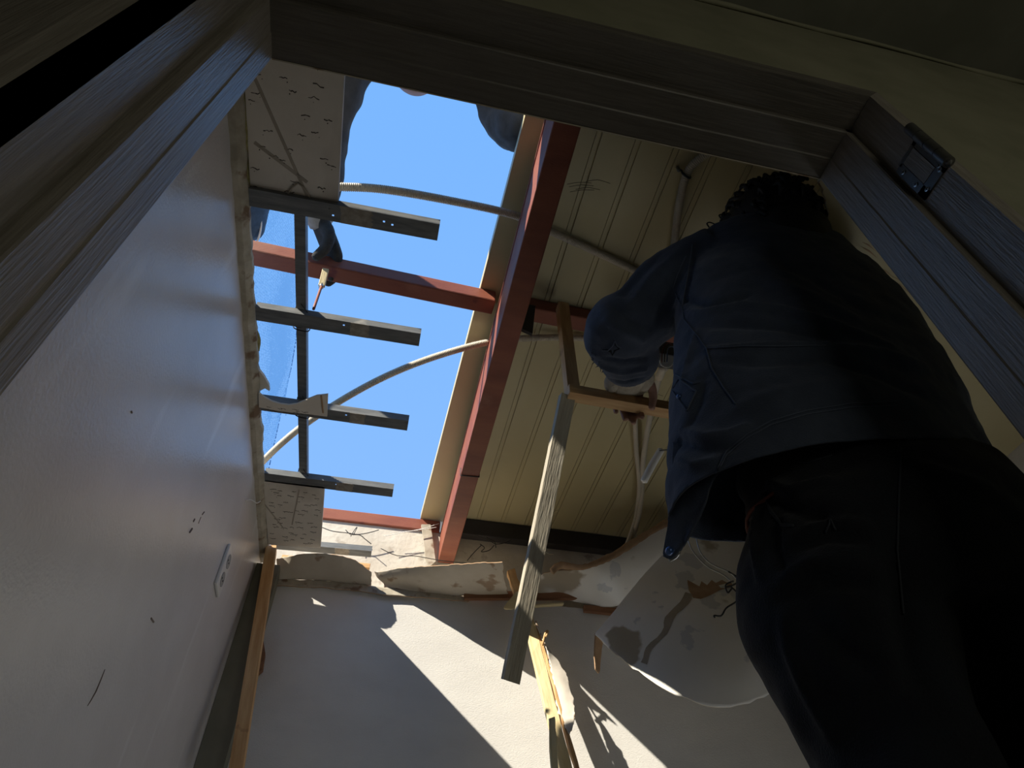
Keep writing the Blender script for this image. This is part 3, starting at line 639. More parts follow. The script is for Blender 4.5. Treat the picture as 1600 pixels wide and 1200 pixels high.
# torn brown patch on its face: thin kraft layer
bm = bmesh.new(); tp = [(1074, 906), (1080, 914), (1090, 924), (1096, 908), (1106, 915), (1112, 906), (1120, 912), (1128, 906), (1138, 911), (1146, 908), (1142, 918), (1125, 922), (1110, 930), (1095, 936), (1083, 934), (1076, 922)]
vs = []
dg = bpy.context.evaluated_depsgraph_get()
me = cs.evaluated_get(dg).to_mesh()
from mathutils.bvhtree import BVHTree
bv = BVHTree.FromPolygons([cs.matrix_world @ v.co for v in me.vertices], [tuple(p.vertices) for p in me.polygons])
def on_sheet(a, b, lift=.0015):
    d = (ROT @ V((a - 800, -(b - 600), -F))).normalized(); h = bv.ray_cast(V((0, 0, 0)), d)
    return (h[0] - d * lift) if h[0] else U(a, b, y=1.6)
vs = [bm.verts.new(on_sheet(a, b)) for a, b in tp]; c = bm.verts.new(on_sheet(1100, 920))
for i in range(len(vs)): bm.faces.new((vs[i], vs[(i + 1) % len(vs)], c))
under(obj('torn_patch', bm, 'kraft'), e)
bm = bmesh.new(); prevq = None
for i in range(15):
    t = i / 14; a, b = (1076 - 74 * t + 4 * math.sin(i), 925 + 110 * t); ww = 5 - 3 * t + random.uniform(0, 3)
    q = (bm.verts.new(on_sheet(a - ww, b)), bm.verts.new(on_sheet(a + ww, b + 3)))
    if prevq: bm.faces.new((prevq[0], prevq[1], q[1], q[0]))
    prevq = q
under(obj('tape_line', bm, 'tape'), e)
tag(e, 'large curled white vinyl sheet hanging behind the worker\'s legs', 'ceiling sheet')
# hooked wires in front of it
hw = empty('wire_hooks', tuple(U(1145, 905, y=1.25)))
for mm, P in (('steel', [(1095, 800), (1088, 830), (1093, 860), (1110, 880), (1138, 893), (1150, 903)]), ('steel', [(1072, 835), (1083, 862), (1105, 885), (1130, 898), (1146, 912)]), ('wire', [(1138, 893), (1155, 905), (1146, 914), (1135, 917)]), ('wire', [(1140, 915), (1155, 930), (1150, 940), (1135, 950), (1127, 962), (1116, 962), (1117, 965)]), ('wire', [(1146, 908), (1134, 914), (1137, 926), (1143, 920)])):
    tubeobj('wire', [U(a, b, y=1.22) for a, b in P], .0016 if mm == 'steel' else .002, mm, hw, 6, 6)
tag(hw, 'bare hooked wires hanging below the jacket in front of the curled sheet', 'wire')
# tangled wires at the top of the back wall
def wirething(polys, r, y, lab, m='wire'):
    bm = bmesh.new()
    for P in polys: tube(bm, [U(a, b, y=y) for a, b in P], r, 6, 5)
    return tag(obj('tie_wire', bm, m, None, True), lab, 'wire', 'wires along the back wall')
wirething([[(503, 824), (520, 830), (545, 833), (560, 835), (578, 832), (592, 828)], [(540, 828), (548, 835), (562, 836), (570, 842), (580, 850)], [(548, 838), (554, 828), (558, 824), (552, 836)]], .0016, 2.16, 'black twisted wire against the sunlit concrete under the sky opening')
wirething([[(595, 857), (620, 868), (650, 869), (690, 876), (730, 880)]], .0014, 2.15, 'thin wire sagging across the concrete towards the rafter foot')
wirething([[(740, 835), (765, 845), (775, 850), (790, 848), (800, 843)], [(750, 850), (757, 856), (752, 862), (764, 860), (772, 852)], [(730, 876), (740, 864), (752, 852)], [(760, 840), (772, 846), (775, 856)]], .0016, 2.14, 'tangled black wire in the shade right of the rafter foot')
wirething([[(600, 838), (630, 832), (660, 826), (686, 818)], [(610, 832), (640, 830), (682, 824)]], .0012, 2.16, 'pale frayed wire strands left of the rafter foot', 'wirewhite')
# damaged plaster pier at the rafter foot
bm = bmesh.new(); P0 = [U(a, b, y=2.19) for a, b in ((658, 822), (672, 822), (676, 848), (680, 880), (670, 888), (664, 872), (662, 850))]; prism(bm, P0, (0, -.012, 0))
struct(obj('trim_3', bm, 'caulk'))

# socket outlet on the left wall
so_ = empty('wall_socket', (-.40, 1.65, .93))
bm = bmesh.new(); box(bm, (-.400, 1.612, .872), (-.391, 1.684, .990)); o = under(obj('plate', bm, 'plastic'), so_); b = o.modifiers.new('b', 'BEVEL'); b.width = .003; b.segments = 2
for z in (.905, .957):
    bm = bmesh.new(); tube(bm, [(-.3925, 1.648, z), (-.3895, 1.648, z)], .019, 20, 1, capk=-.12); o = under(obj('socket', bm, 'socket'), so_)
    bm = bmesh.new()
    for q in (-.0075, .0075): ell(bm, (-.3905, 1.648 + q, z), .0012, .0028, .0028)
    under(obj('pin_holes', bm, 'wire'), so_)
tag(so_, 'white double wall socket on the left wall near the corner', 'socket')

# debris net far up on the left
A = [U(462, 500, x=-.95), U(462, 535, x=-.95), U(445, 617, x=-.95), U(420, 732, x=-.95)]
bm = bmesh.new(); P = [U(475, 200, x=-.95), U(470, 400, x=-.95), U(462, 535, x=-.95), U(445, 617, x=-.95), U(420, 732, x=-.95), U(405, 790, x=-.95)]
g = []
for p in P:
    lo_ = min(2.75, p.z - .05); row = [bm.verts.new((p.x + .012 * math.sin(p.y * 9 + k), p.y, lo_ + (p.z - lo_) * k / 4)) for k in range(5)]; g.append(row)
for i in range(len(g) - 1):
    for k in range(4): bm.faces.new((g[i][k], g[i + 1][k], g[i + 1][k + 1], g[i][k + 1]))
ne = empty('debris_net', (-.95, 1.2, 2.75)); under(obj('mesh_cloth', bm, 'net'), ne)
tubeobj('hem_rope', [p + V((0, 0, 0)) for p in P], .004, 'net', ne, 6, 2)
tag(ne, 'pale blue debris netting hung against the sky at the left', 'net')

# ---------------------------------------------------------------- people
def basis(f, up):
    f = V(f).normalized(); r = f.cross(V(up)).normalized(); u = r.cross(f); return Matrix((r, f, u)).transposed()   # x right, y forward, z up
def head_shape(bm, c, f, up, s=1.0):
    B = basis(f, up); c = V(c); P = lambda x, y, z: c + B @ V((x, y, z)) * s
    ell(bm, P(0, -.008, .02), .077 * s, .097 * s, .100 * s, B, 24)          # skull
    ell(bm, P(0, .022, -.045), .058 * s, .072 * s, .068 * s, B, 20)         # face and jaw
    ell(bm, P(0, .060, -.095), .026 * s, .026 * s, .020 * s, B, 12)         # chin
    for q in (-1, 1):
        ell(bm, P(.077 * q, -.006, -.015), .010 * s, .019 * s, .030 * s, B, 12)
        ell(bm, P(.030 * q, .084, .006), .020 * s, .010 * s, .008 * s, B, 10)    # brow
        ell(bm, P(.036 * q, .072, -.040), .020 * s, .018 * s, .018 * s, B, 10)   # cheek
    tube(bm, [P(0, .088, .0), P(0, .104, -.022), P(0, .113, -.036), P(0, .096, -.044)], [.008 * s, .010 * s, .014 * s, .010 * s], 10, 3)
    ell(bm, P(0, .088, -.062), .024 * s, .010 * s, .005 * s, B, 10); ell(bm, P(0, .086, -.072), .021 * s, .011 * s, .006 * s, B, 10)
def hand_shape(bm, W, d, n, right=True, curl=(25, 55, 45), s=1.0, base=.0):
    """palm, four unequal curled fingers and a thumb that leaves the side of the palm; d: wrist to knuckles, n: side the fingers close to"""
    W = V(W); d = V(d).normalized(); n = (V(n) - d * V(n).dot(d)).normalized(); wv = d.cross(n) * (1 if right else -1)
    loft(bm, [(W - d * .02 * s, wv * .026 * s, n * .020 * s), (W + d * .02 * s, wv * .032 * s, n * .018 * s), (W + d * .06 * s, wv * .041 * s, n * .016 * s), (W + d * .088 * s, wv * .042 * s, n * .013 * s)], 16, 3)
    for i, (L, r) in enumerate(((.070, .0088), (.079, .0092), (.074, .0088), (.058, .0078))):
        p = W + d * (.080 - .006 * abs(i - 1)) * s + wv * (.030 - .020 * i) * s; dd = V(d); pts = [p]; a = 0
        for k, fr in enumerate((.46, .30, .24)):
            a += math.radians(curl[k] + base); dd = d * math.cos(a) + n * math.sin(a); p = p + dd * L * fr * s; pts.append(p)
        tube(bm, pts, [r * s * q for q in (1.08, 1.0, .94, .80)], 10, 4)
    tw = (wv * .8 + d * .5 + n * .3).normalized(); p = W + d * .018 * s + wv * .024 * s
    tube(bm, [p, p + tw * .030 * s, p + (tw * .7 + d * .3 + n * .35).normalized() * .056 * s, p + (tw * .45 + d * .5 + n * .75).normalized() * .078 * s], [.014 * s, .012 * s, .0105 * s, .0085 * s], 10, 4)
def px_ring(L, R, y, v, tilt=(0, 1, 0)):
    a = U(*L, y=y); b = U(*R, y=y); return ((a + b) / 2, (b - a) / 2, V(tilt).normalized() * v)
# --- the worker in the room
wk = empty('person', (.62, .62, -.36))
headc = U(1203, 378, y=.615); hf = V((-.25, .95, .12)); hu = V((.05, -.28, .96))
shL = V((.565, .645, 1.17)); elL = V((.432, .800, 1.095)); wrL = V((.490, .915, 1.107))
shR = V((.915, .655, 1.08)); elR = V((.985, .82, .98)); wrR = V((.80, .925, 1.115))
bm = bmesh.new()
head_shape(bm, headc, hf, hu)
tube(bm, [headc + V((0, .0, -.05)), headc + V((.01, .01, -.13)), V((.745, .66, 1.08))], [.055, .056, .07], 16, 4)
loft(bm, [(V((.745, .65, 1.16)), V((.13, .01, -.02)), V((0, .06, 0))), (V((.75, .66, 1.08)), V((.18, .01, -.03)), V((0, .09, 0))), (V((.74, .66, .92)), V((.155, 0, 0)), V((0, .10, 0))), (V((.715, .66, .74)), V((.14, 0, 0)), V((0, .095, 0))), (V((.70, .66, .60)), V((.165, 0, 0)), V((0, .11, 0))), (V((.69, .66, .50)), V((.16, 0, 0)), V((0, .10, 0)))], 24, 4)
for a, b, c in ((shL, elL, wrL), (shR, elR, wrR)):
    tube(bm, [a, a.lerp(b, .5), b, b.lerp(c, .4), c], [.055, .048, .040, .038, .027], 14, 4)
hand_shape(bm, wrL, (.22, .93, .10), (0, -.1, -1), right=False, curl=(48, 40, 18), s=1.0)
hand_shape(bm, wrR, (-.05, .93, .10), (0, -.1, -1), right=True, curl=(38, 62, 45), s=.92)
hipL, knL, anL = V((.60, .655, .52)), V((.535, .60, .07)), V((.53, .64, -.30))
hipR, knR, anR = V((.79, .655, .52)), V((.745, .60, .07)), V((.75, .64, -.30))
for a, b, c in ((hipL, knL, anL), (hipR, knR, anR)):
    tube(bm, [a, a.lerp(b, .5), b, b.lerp(c, .4), c], [.072, .060, .050, .048, .034], 16, 4)
    loft(bm, [(c + V((0, -.035, -.02)), V((.030, 0, 0)), V((0, 0, .035))), (c + V((0, .04, -.02)), V((.038, 0, 0)), V((0, 0, .034))), (c + V((0, .15, -.032)), V((.045, 0, 0)), V((0, 0, .022))), (c + V((0, .20, -.038)), V((.028, 0, 0)), V((0, 0, .012)))], 16, 3)
body = remesh('body', bm, 'skin', .0046, 3, parent=wk)
B = basis(hf, hu)
for q in (-1, 1):
    bm = bmesh.new(); ell(bm, headc + B @ V((.031 * q, .078, -.010)), .011, .011, .011); under(obj('eye', bm, 'eye', None, True), wk)
# hair: a tousled mass with loose curls
bm = bmesh.new()
ell(bm, headc + B @ V((0, -.022, .030)), .104, .106, .098, B, 24); ell(bm, headc + B @ V((0, -.055, -.035)), .088, .066, .070, B, 20)
random.seed(11)
for i in range(130):
    t = random.uniform(0, 2 * math.pi); ph = random.uniform(-.5, 1.2)
    n_ = B @ V((math.cos(t) * math.cos(ph), math.sin(t) * math.cos(ph) - .25, math.sin(ph) + .1)).normalized()
    p = headc + B @ V((0, -.022, .028)) + n_ * .093; s1 = n_.cross(V((random.uniform(-1, 1), random.uniform(-1, 1), random.uniform(-1, 1)))).normalized(); s2 = n_.cross(s1)
    L = random.uniform(.012, .030)
    tube(bm, [p, p + n_ * .012 + s1 * L * .5, p + n_ * .020 + s1 * L, p + n_ * .014 + s1 * L * 1.3 + s2 * L * .4], [.007, .006, .0042, .0016], 6, 3)
for v in bm.verts: v.co += noise.noise_vector(v.co * 45) * .006
under(obj('hair', bm, 'hair', None, True), wk)
bm = bmesh.new(); random.seed(5)
for (a, b, sc) in ((1213, 304, 1), (1247, 312, 1.3), (1262, 322, 1), (1130, 332, .8), (1278, 345, .9), (1112, 345, .9), (1175, 308, .8), (1285, 372, .8)):
    c = U(a, b + 6, y=.60); R_ = .011 * sc
    tube(bm, [c + V((-R_, 0, -.014)), c + V((-R_ * 1.1, 0, 0)), c + V((-R_ * .2, 0, R_ * .9)), c + V((R_, 0, R_ * .3)), c + V((R_ * .8, 0, -R_ * .9)), c + V((R_ * .1, 0, -R_))], [.0016, .0016, .0014, .0012, .001, .0005], 5, 4)
o = under(obj('loose_curl', bm, 'hair', None, True), wk); o['kind'] = 'stuff'
# jacket
bm = bmesh.new()
loft(bm, [px_ring((1165, 368), (1262, 392), .625, .062), px_ring((1095, 378), (1318, 424), .635, .098), px_ring((1066, 440), (1388, 497), .65, .128), px_ring((1062, 540), (1442, 580), .66, .142), px_ring((1054, 640), (1484, 672), .66, .150), px_ring((1052, 745), (1522, 780), .665, .156), px_ring((1060, 880), (1562, 905), .67, .158), px_ring((1065, 960), (1570, 985), .67, .155)], 40, 5, 2.3)
for a, b, c in ((shL, elL, wrL), (shR, elR, wrR)):
    ax = (b - a).normalized(); e2 = (c - b).normalized()
    tube(bm, [a + V((.03 if a is shL else -.03, 0, -.01)), a.lerp(b, .3), a.lerp(b, .75), b + (ax - e2) * .012, b.lerp(c, .35), b.lerp(c, .72), b.lerp(c, .97)], [.088, .081, .074, .076, .070, .064, .050], 20, 5)
def bvh(o):
    dg = bpy.context.evaluated_depsgraph_get(); me = o.evaluated_get(dg).to_mesh()
    return BVHTree.FromPolygons([v.co.copy() for v in me.vertices], [tuple(p.vertices) for p in me.polygons])
def on(tree, a, b, lift=.001, y=.55):
    d = (ROT @ V((a - 800, -(b - 600), -F))).normalized(); h = tree.ray_cast(V((0, 0, 0)), d)
    return (h[0] + h[1] * lift * (1 if h[1].dot(d) < 0 else -1)) if h[0] else None
def fold_cloth(o, folds):
    """push folds (polylines over the cloth, width, height) in or out along the normals"""
    t = bvh(o); L = []
    for P, w_, h_ in folds:
        Q = []
        for (a, b), (c, d) in zip(P[:-1], P[1:]):
            for k in range(4): Q.append(on(t, a + (c - a) * k / 4, b + (d - b) * k / 4, 0))
        Q.append(on(t, *P[-1], 0)); Q = [q for q in Q if q]
        n = len(Q)
        for i in range(n - 1): L.append((Q[i], Q[i + 1], w_, h_ * math.sin(math.pi * (i + .7) / (n + .4)) ** .5))
    ns = [v.normal.copy() for v in o.data.vertices]
    from mathutils.kdtree import KDTree
    for v, nn in zip(o.data.vertices, ns):
        best = {}
        for p_, q_, w_, h_ in L:
            if (v.co - p_).length > w_ * 2.2 + (q_ - p_).length: continue
            d = q_ - p_; tt = max(0, min(1, (v.co - p_).dot(d) / max(d.length_squared, 1e-9))); rr = (v.co - (p_ + d * tt)).length / w_
            if rr < 2.2:
                val = h_ * math.exp(-rr * rr * 1.5); k = (w_, h_ > 0)
                if abs(val) > abs(best.get(k, 0)): best[k] = val
        if best: v.co = v.co + nn * sum(best.values())
jfolds = [([(1072, 468), (1105, 478), (1150, 466), (1165, 462)], .009, -.010), ([(1070, 490), (1110, 486), (1160, 478), (1225, 486), (1300, 506), (1390, 540)], .0121, .010),
    ([(1085, 508), (1140, 506), (1220, 510), (1300, 528)], .0151, -.008), ([(1105, 545), (1180, 542), (1240, 541), (1292, 540)], .0091, .009), ([(1110, 560), (1180, 566), (1262, 562)], .0141, -.008),
    ([(1066, 672), (1100, 684), (1140, 680), (1165, 668)], .0101, .010), ([(1062, 690), (1100, 702), (1140, 698)], .0111, -.009), ([(1058, 716), (1085, 728), (1112, 722)], .0092, .009),
    ([(1140, 640), (1190, 622), (1260, 606), (1340, 598)], .0161, .006), ([(1085, 395), (1078, 430), (1070, 470)], .0071, -.008), ([(1088, 520), (1078, 560), (1068, 590)], .0102, .008), ([(1100, 590), (1092, 630), (1078, 660)], .0103, -.007),
    ([(1200, 400), (1260, 430), (1330, 470)], .0202, -.006), ([(1180, 430), (1250, 455), (1330, 495)], .0203, .006), ([(1290, 560), (1360, 580), (1430, 610)], .0162, -.008), ([(1300, 540), (1380, 552), (1440, 570)], .0142, .008),
    ([(955, 475), (985, 500), (1015, 512)], .0112, -.009), ([(948, 500), (975, 520), (1005, 532)], .0093, .008), ([(945, 560), (975, 566), (1010, 560)], .0083, -.009), ([(940, 574), (970, 582), (1008, 577)], .0073, .008), ([(948, 592), (975, 598), (1005, 592)], .0064, -.007),
    ([(1060, 395), (1020, 430), (990, 470)], .0123, .007), ([(1064, 420), (1040, 465), (1025, 500)], .0113, -.011), ([(1066, 450), (1052, 490), (1042, 520)], .0084, .006), ([(1030, 400), (1000, 430), (975, 460)], .0124, -.006)]
def jfn(co, nn):
    return .0045 * noise.noise(V((co.x * 6, co.y * 6, co.z * 22))) + .004 * noise.noise(co * 17) + .0012 * noise.noise(co * 60)
jk = remesh('jacket', bm, 'navy', .0052, 8, jfn)
fold_cloth(jk, jfolds)
bm = bmesh.new(); bm.from_mesh(jk.data)
# open hem, cut along a slightly tilted plane through the torso
hemc = V((.70, .66, .605)); hemn = V((-.18, -.14, 1)).normalized()
bmesh.ops.bisect_plane(bm, geom=bm.verts[:] + bm.edges[:] + bm.faces[:], plane_co=hemc, plane_no=hemn, clear_inner=True)
cz = elL.lerp(wrL, .90); cn = (wrL - elL).normalized()
g_ = [f for f in bm.faces if (f.calc_center_median() - wrL).length < .10 and (f.calc_center_median() - cz).dot(cn) > .0]
bmesh.ops.delete(bm, geom=g_, context='FACES')
bm.to_mesh(jk.data); bm.free()
so2 = jk.modifiers.new('thick', 'SOLIDIFY'); so2.thickness = .003; so2.offset = -1
under(jk, wk)
jb_ = bvh(jk)
def seam(tree, pts, name, m, r, parent, n=6):
    P = []
    for (a, b), (c, d) in zip(pts[:-1], pts[1:]):
        for k in range(n): P.append(on(tree, a + (c - a) * k / n, b + (d - b) * k / n))
    P.append(on(tree, *pts[-1])); P = [p for p in P if p]
    if len(P) < 3: return
    bm = bmesh.new(); tube(bm, P, r, 6, 2); o = under(obj(name, bm, m, None, True), wk); o.parent = parent; o.matrix_parent_inverse = parent.matrix_world.inverted() if False else Matrix.Identity(4)
    if parent is wk: o.matrix_parent_inverse = Matrix.Translation(-V(wk.location))
    return o
def jseam(pts, name='seam', m='navyseam', r=.0013): return seam(jb_, pts, name, m, r, jk)
jseam([(1082, 382), (1076, 420), (1066, 480), (1070, 500), (1092, 528), (1104, 545), (1112, 575), (1130, 605), (1150, 632)])
jseam([(1104, 545), (1160, 541), (1220, 541), (1290, 540)])
jseam([(1065, 478), (1052, 450), (1058, 430), (1072, 400)])
# hem band, double stitched
for dy in (0, 6):
    jseam([(1118, 745 - dy), (1135, 712 - dy), (1165, 686 - dy), (1205, 664 - dy), (1260, 648 - dy), (1330, 637 - dy), (1400, 634 - dy)], 'hem_stitching', 'navyseam', .0011)
# flap pocket with stud
jseam([(1052, 606), (1062, 592), (1088, 612), (1074, 642), (1052, 612)], 'pocket_flap', 'navyseam', .0016)
jseam([(1056, 585), (1084, 600), (1094, 598)], 'pocket_flap', 'navyseam', .0018)
for a, b in ((1062, 620),):
    p = on(jb_, a, b)
    if p: bm = bmesh.new(); ell(bm, p, .0045, .0045, .0045, None, 10); o = obj('stud', bm, 'button', jk, True)
# torn holes on the sleeve
def tear(P, name='torn_hole'):
    vs = [on(jb_, a, b, .0012) for a, b in P]
    if any(v is None for v in vs): return
    bm = bmesh.new(); c = sum(vs, V()) / len(vs); cv = bm.verts.new(c); vv = [bm.verts.new(v) for v in vs]
    for i in range(len(vv)): bm.faces.new((vv[i], vv[(i + 1) % len(vv)], cv))
    obj(name, bm, 'black', jk)
tear([(941, 546), (950, 547), (957, 540), (961, 533), (963, 539), (970, 544), (962, 548), (957, 556), (954, 550)])
jseam([(941, 547), (950, 548), (957, 541), (961, 533), (964, 540), (970, 544)], 'frayed_edge', 'navyseam', .0012)
# frayed threads at cuff and elbow
bm = bmesh.new(); random.seed(21)
for i in range(46):
    if i < 22: a, b = (924 + random.uniform(0, 6) + max(0, (i - 8)) * 1.2, 545 + i * 2.6)
    else: a, b = (945 + (i - 22) * 1.9, 606 + (i - 22) * .45 + random.uniform(-2, 2))
    p = on(jb_, a, b, .0005) or on(jb_, a + 6, b - 4, .0005)
    if not p: continue
    q = p + V((random.uniform(-.006, .004), random.uniform(-.003, .006), random.uniform(-.010, -.001)))
    tube(bm, [p, (p + q) / 2 + V((random.uniform(-.002, .002), 0, .001)), q], [.0011, .0009, .0004], 5, 2)
o = obj('frayed_threads', bm, 'navyseam', jk); o['kind'] = 'stuff'
# open front panel hanging below the jacket on the left, with snap button
jp = sheet('front_panel', rowsU([
    [(1052, 690, .66), (1080, 700, .64), (1115, 705, .62), (1150, 690, .60), (1185, 672, .58)],
    [(1049, 760, .69), (1068, 765, .675), (1085, 762, .66), (1103, 755, .64), (1122, 742, .62)],
    [(1043, 820, .72), (1058, 822, .71), (1072, 817, .70), (1086, 808, .685), (1102, 790, .66)],
    [(1036, 862, .74), (1046, 864, .73), (1056, 858, .72), (1068, 846, .71), (1082, 828, .69)],
    [(1035, 868, .74), (1042, 872, .735), (1052, 868, .73), (1062, 858, .72), (1074, 842, .70)]]), 'navy', None, 7, 8, .0035, crumple=.006, jag=.001)
under(jp, wk)
p = U(1046, 861, y=.715); bm = bmesh.new(); tube(bm, [p + V((0, .003, 0)), p - V((0, .004, 0))], .0055, 12, 1); under(obj('snap_button', bm, 'button', None, True), wk)
p = [U(1046, 876, y=.735), U(1056, 870, y=.73), U(1062, 862, y=.72)]; tubeobj('zip_end', p, [.002, .003, .002], 'steel', wk, 6, 2)
# shirt under it
bm = bmesh.new()
loft(bm, [(V((.72, .66, .85)), V((.17, 0, 0)), V((0, .115, 0))), (V((.705, .66, .68)), V((.185, 0, 0)), V((0, .125, 0))), (V((.70, .66, .60)), V((.19, 0, 0)), V((0, .130, 0))), (V((.695, .66, .575)), V((.192, 0, .01)), V((0, .132, .01)))], 40, 4)
for v in bm.verts: v.co += noise.noise_vector(v.co * 22) * .007
under(obj('shirt', bm, 'shirt', None, True), wk)
bm = bmesh.new(); tube(bm, [V((.695 + .196 * math.cos(t_), .66 + .136 * math.sin(t_), .568 + .004 * math.sin(t_ * 7) + .018 * math.cos(t_))) for t_ in [2 * math.pi * i / 48 for i in range(49)]], .0028, 6, 1); under(obj('shirt_hem', bm, 'shirthem', None, True), wk)
# trousers
bm = bmesh.new()
loft(bm, [(V((.705, .66, .64)), V((.178, 0, 0)), V((0, .120, 0))), px_ring((1195, 760), (1540, 790), .655, .142), px_ring((1172, 850), (1585, 850), .65, .158), px_ring((1168, 925), (1625, 930), .65, .160), px_ring((1190, 1000), (1655, 1010), .648, .140)], 36, 5, 2.2)
def leg(rings, kn, an):
    loft(bm, rings + [(kn, V((.082, 0, 0)), V((0, .085, 0))), (kn.lerp(an, .5), V((.072, 0, 0)), V((0, .074, 0))), (an + V((0, 0, .01)), V((.062, 0, 0)), V((0, .066, 0)))], 28, 5)
leg([px_ring((1180, 930), (1440, 950), .645, .125), px_ring((1208, 1020), (1465, 1045), .64, .118), px_ring((1290, 1165), (1500, 1180), .63, .100)], knL, anL)
leg([px_ring((1380, 930), (1635, 950), .645, .125), px_ring((1420, 1020), (1660, 1040), .64, .118), px_ring((1505, 1165), (1690, 1180), .63, .100)], knR, anR)
tfolds = [([(1195, 750), (1235, 768), (1290, 752)], .0101, .010), ([(1200, 775), (1240, 795), (1300, 812)], .0121, -.010), ([(1250, 835), (1300, 815), (1350, 822)], .0111, .010), ([(1240, 855), (1290, 838), (1350, 842)], .0112, -.009),
    ([(1225, 905), (1270, 882), (1340, 880)], .0131, .010), ([(1222, 935), (1270, 910), (1350, 908)], .0132, -.009), ([(1225, 960), (1232, 1010), (1262, 1080), (1300, 1150)], .0113, .009), ([(1255, 950), (1300, 1000), (1350, 1040)], .0161, -.009),
    ([(1400, 860), (1408, 950), (1430, 1060)], .0162, -.012), ([(1185, 790), (1180, 850), (1188, 900)], .0092, .009), ([(1215, 800), (1212, 850), (1222, 885)], .0093, -.008), ([(1420, 720), (1480, 745), (1540, 760)], .0163, .008)]
tr_ = remesh('trousers', bm, 'black', .0068, 8, lambda co, nn: .006 * noise.noise(V((co.x * 9, co.y * 9, co.z * 16))) + .003 * noise.noise(co * 26), wk)
fold_cloth(tr_, tfolds)
tb = bvh(tr_)
for pts, r in (([(1200, 752), (1196, 775), (1205, 800), (1222, 820), (1240, 822)], .0022), ([(1245, 722), (1262, 724), (1300, 712)], .0014), ([(1290, 832), (1298, 812), (1306, 828)], .0012), ([(1408, 700), (1404, 780), (1402, 860), (1412, 960)], .0012)):
    o = seam(tb, pts, 'seam', 'blackseam', r, wk)
bm = bmesh.new(); P = []
for i in range(33):
    t = 2 * math.pi * i / 32; P.append(V((.702 + .188 * math.cos(t), .66 + .131 * math.sin(t), .632)))
tube(bm, P, .010, 8, 1); under(obj('belt', bm, 'black', None, True), wk)
# work glove over the palm and wrist of the near hand
bm = bmesh.new(); d_ = V((.22, .93, .10)).normalized(); n_ = V((0, -.1, -1)); w_ = d_.cross(n_).normalized()
loft(bm, [(wrL - d_ * .055, w_ * .036, n_ * .033), (wrL - d_ * .02, w_ * .037, n_ * .034), (wrL + d_ * .015, w_ * .042, n_ * .031), (wrL + d_ * .05, w_ * .046, n_ * .024), (wrL + d_ * .068, w_ * .044, n_ * .018)], 20, 4)
for v in bm.verts: v.co += noise.noise_vector(v.co * 40) * .004
ell(bm, wrL + d_ * .03 + w_ * -.036, .022, .034, .024, None, 14)
ell(bm, wrL + d_ * .03 + w_ * .036, .020, .030, .022, None, 14)
g_o = under(obj('glove', bm, 'glovebeige', None, True), wk); g_o['label'] = 'dirty beige knitted glove on the hand gripping the batten'
for c in (anL, anR):
    bm = bmesh.new(); loft(bm, [(c + V((0, -.045, -.018)), V((.036, 0, 0)), V((0, 0, .042))), (c + V((0, .04, -.018)), V((.044, 0, 0)), V((0, 0, .042))), (c + V((0, .15, -.030)), V((.050, 0, 0)), V((0, 0, .028))), (c + V((0, .215, -.036)), V((.030, 0, 0)), V((0, 0, .018)))], 16, 3)
    under(obj('shoe', bm, 'plasticdark', None, True), wk)
tag(wk, 'person in frayed navy jacket and black trousers, seen from behind, gripping a batten', 'person')
# what he stands on, below the frame
pl = empty('work_platform', (.64, .66, -1.1))
for i in range(3): bx('plank', (.36, .50 + i * .125, -.385), (.98, .615 + i * .125, -.360), 'woodpale', pl, .002)
for x in (.40, .93):
    for y in (.53, .83): bx('leg', (x - .02, y - .02, -1.1), (x + .02, y + .02, -.385), 'wood', pl, .002)
    bx('crossbar', (x - .015, .55, -.75), (x + .015, .81, -.71), 'wood', pl, .002)
tag(pl, 'wooden platform of planks under the worker\'s feet', 'platform')

# --- the worker on the roof, bending over the opening
uw = empty('person', (-.75, .9, 1.58))
kn = U(370, 350, z=1.80); hp = V((-.64, .50, 2.02)); ch = V((-.12, .42, 2.02))
sL = U(548, 80, z=1.93); eL = U(517, 195, z=1.76); wL = U(500, 345, z=1.60)
sR = U(765, 95, z=1.93); eR = U(796, 186, z=1.78); wR = V((.21, .62, 1.62))
hd = U(650, 82, z=1.80)
bm = bmesh.new()
head_shape(bm, hd, (.05, .35, -.9), (.1, .9, .4), .95)
tube(bm, [hd, ch.lerp(hd, .45), ch], [.05, .052, .07], 14, 3)
loft(bm, [(sL.lerp(sR, .5) + V((0, -.05, .03)), (sR - sL) * .42, V((0, .03, .07))), (ch, (sR - sL) * .36, V((0, .03, .09))), (ch.lerp(hp, .6), V((.08, -.08, 0)), V((0, .03, .09))), (hp, V((.09, -.09, 0)), V((0, .03, .11)))], 20, 4)
ft = V((-1.0, kn.y - .22, 1.64))
kn2 = V((-.31, .33, 1.665)); ft2 = V((-.40, -.06, 1.63))  # unseen second leg, set here to shade the other worker's elbow
for a, b, c in ((sL, eL, wL), (sR, eR, wR)): tube(bm, [a, a.lerp(b, .5), b, b.lerp(c, .5), c], [.05, .045, .038, .035, .025], 12, 4)
for k_, f_ in ((kn, ft), (kn2, ft2)): tube(bm, [hp, hp.lerp(k_, .5), k_, k_.lerp(f_, .3), f_], [.085, .075, .062, .052, .036], 12, 4)
hand_shape(bm, wL, (U(522, 402, z=1.57) - wL), (-.3, .6, -.6), right=False, curl=(14, 30, 30), s=1.10)
hand_shape(bm, wR, (.5, .6, -.02), (0, 0, -1), right=True, curl=(8, 12, 10), s=.98)
remesh('body', bm, 'skin', .006, 3, parent=uw)
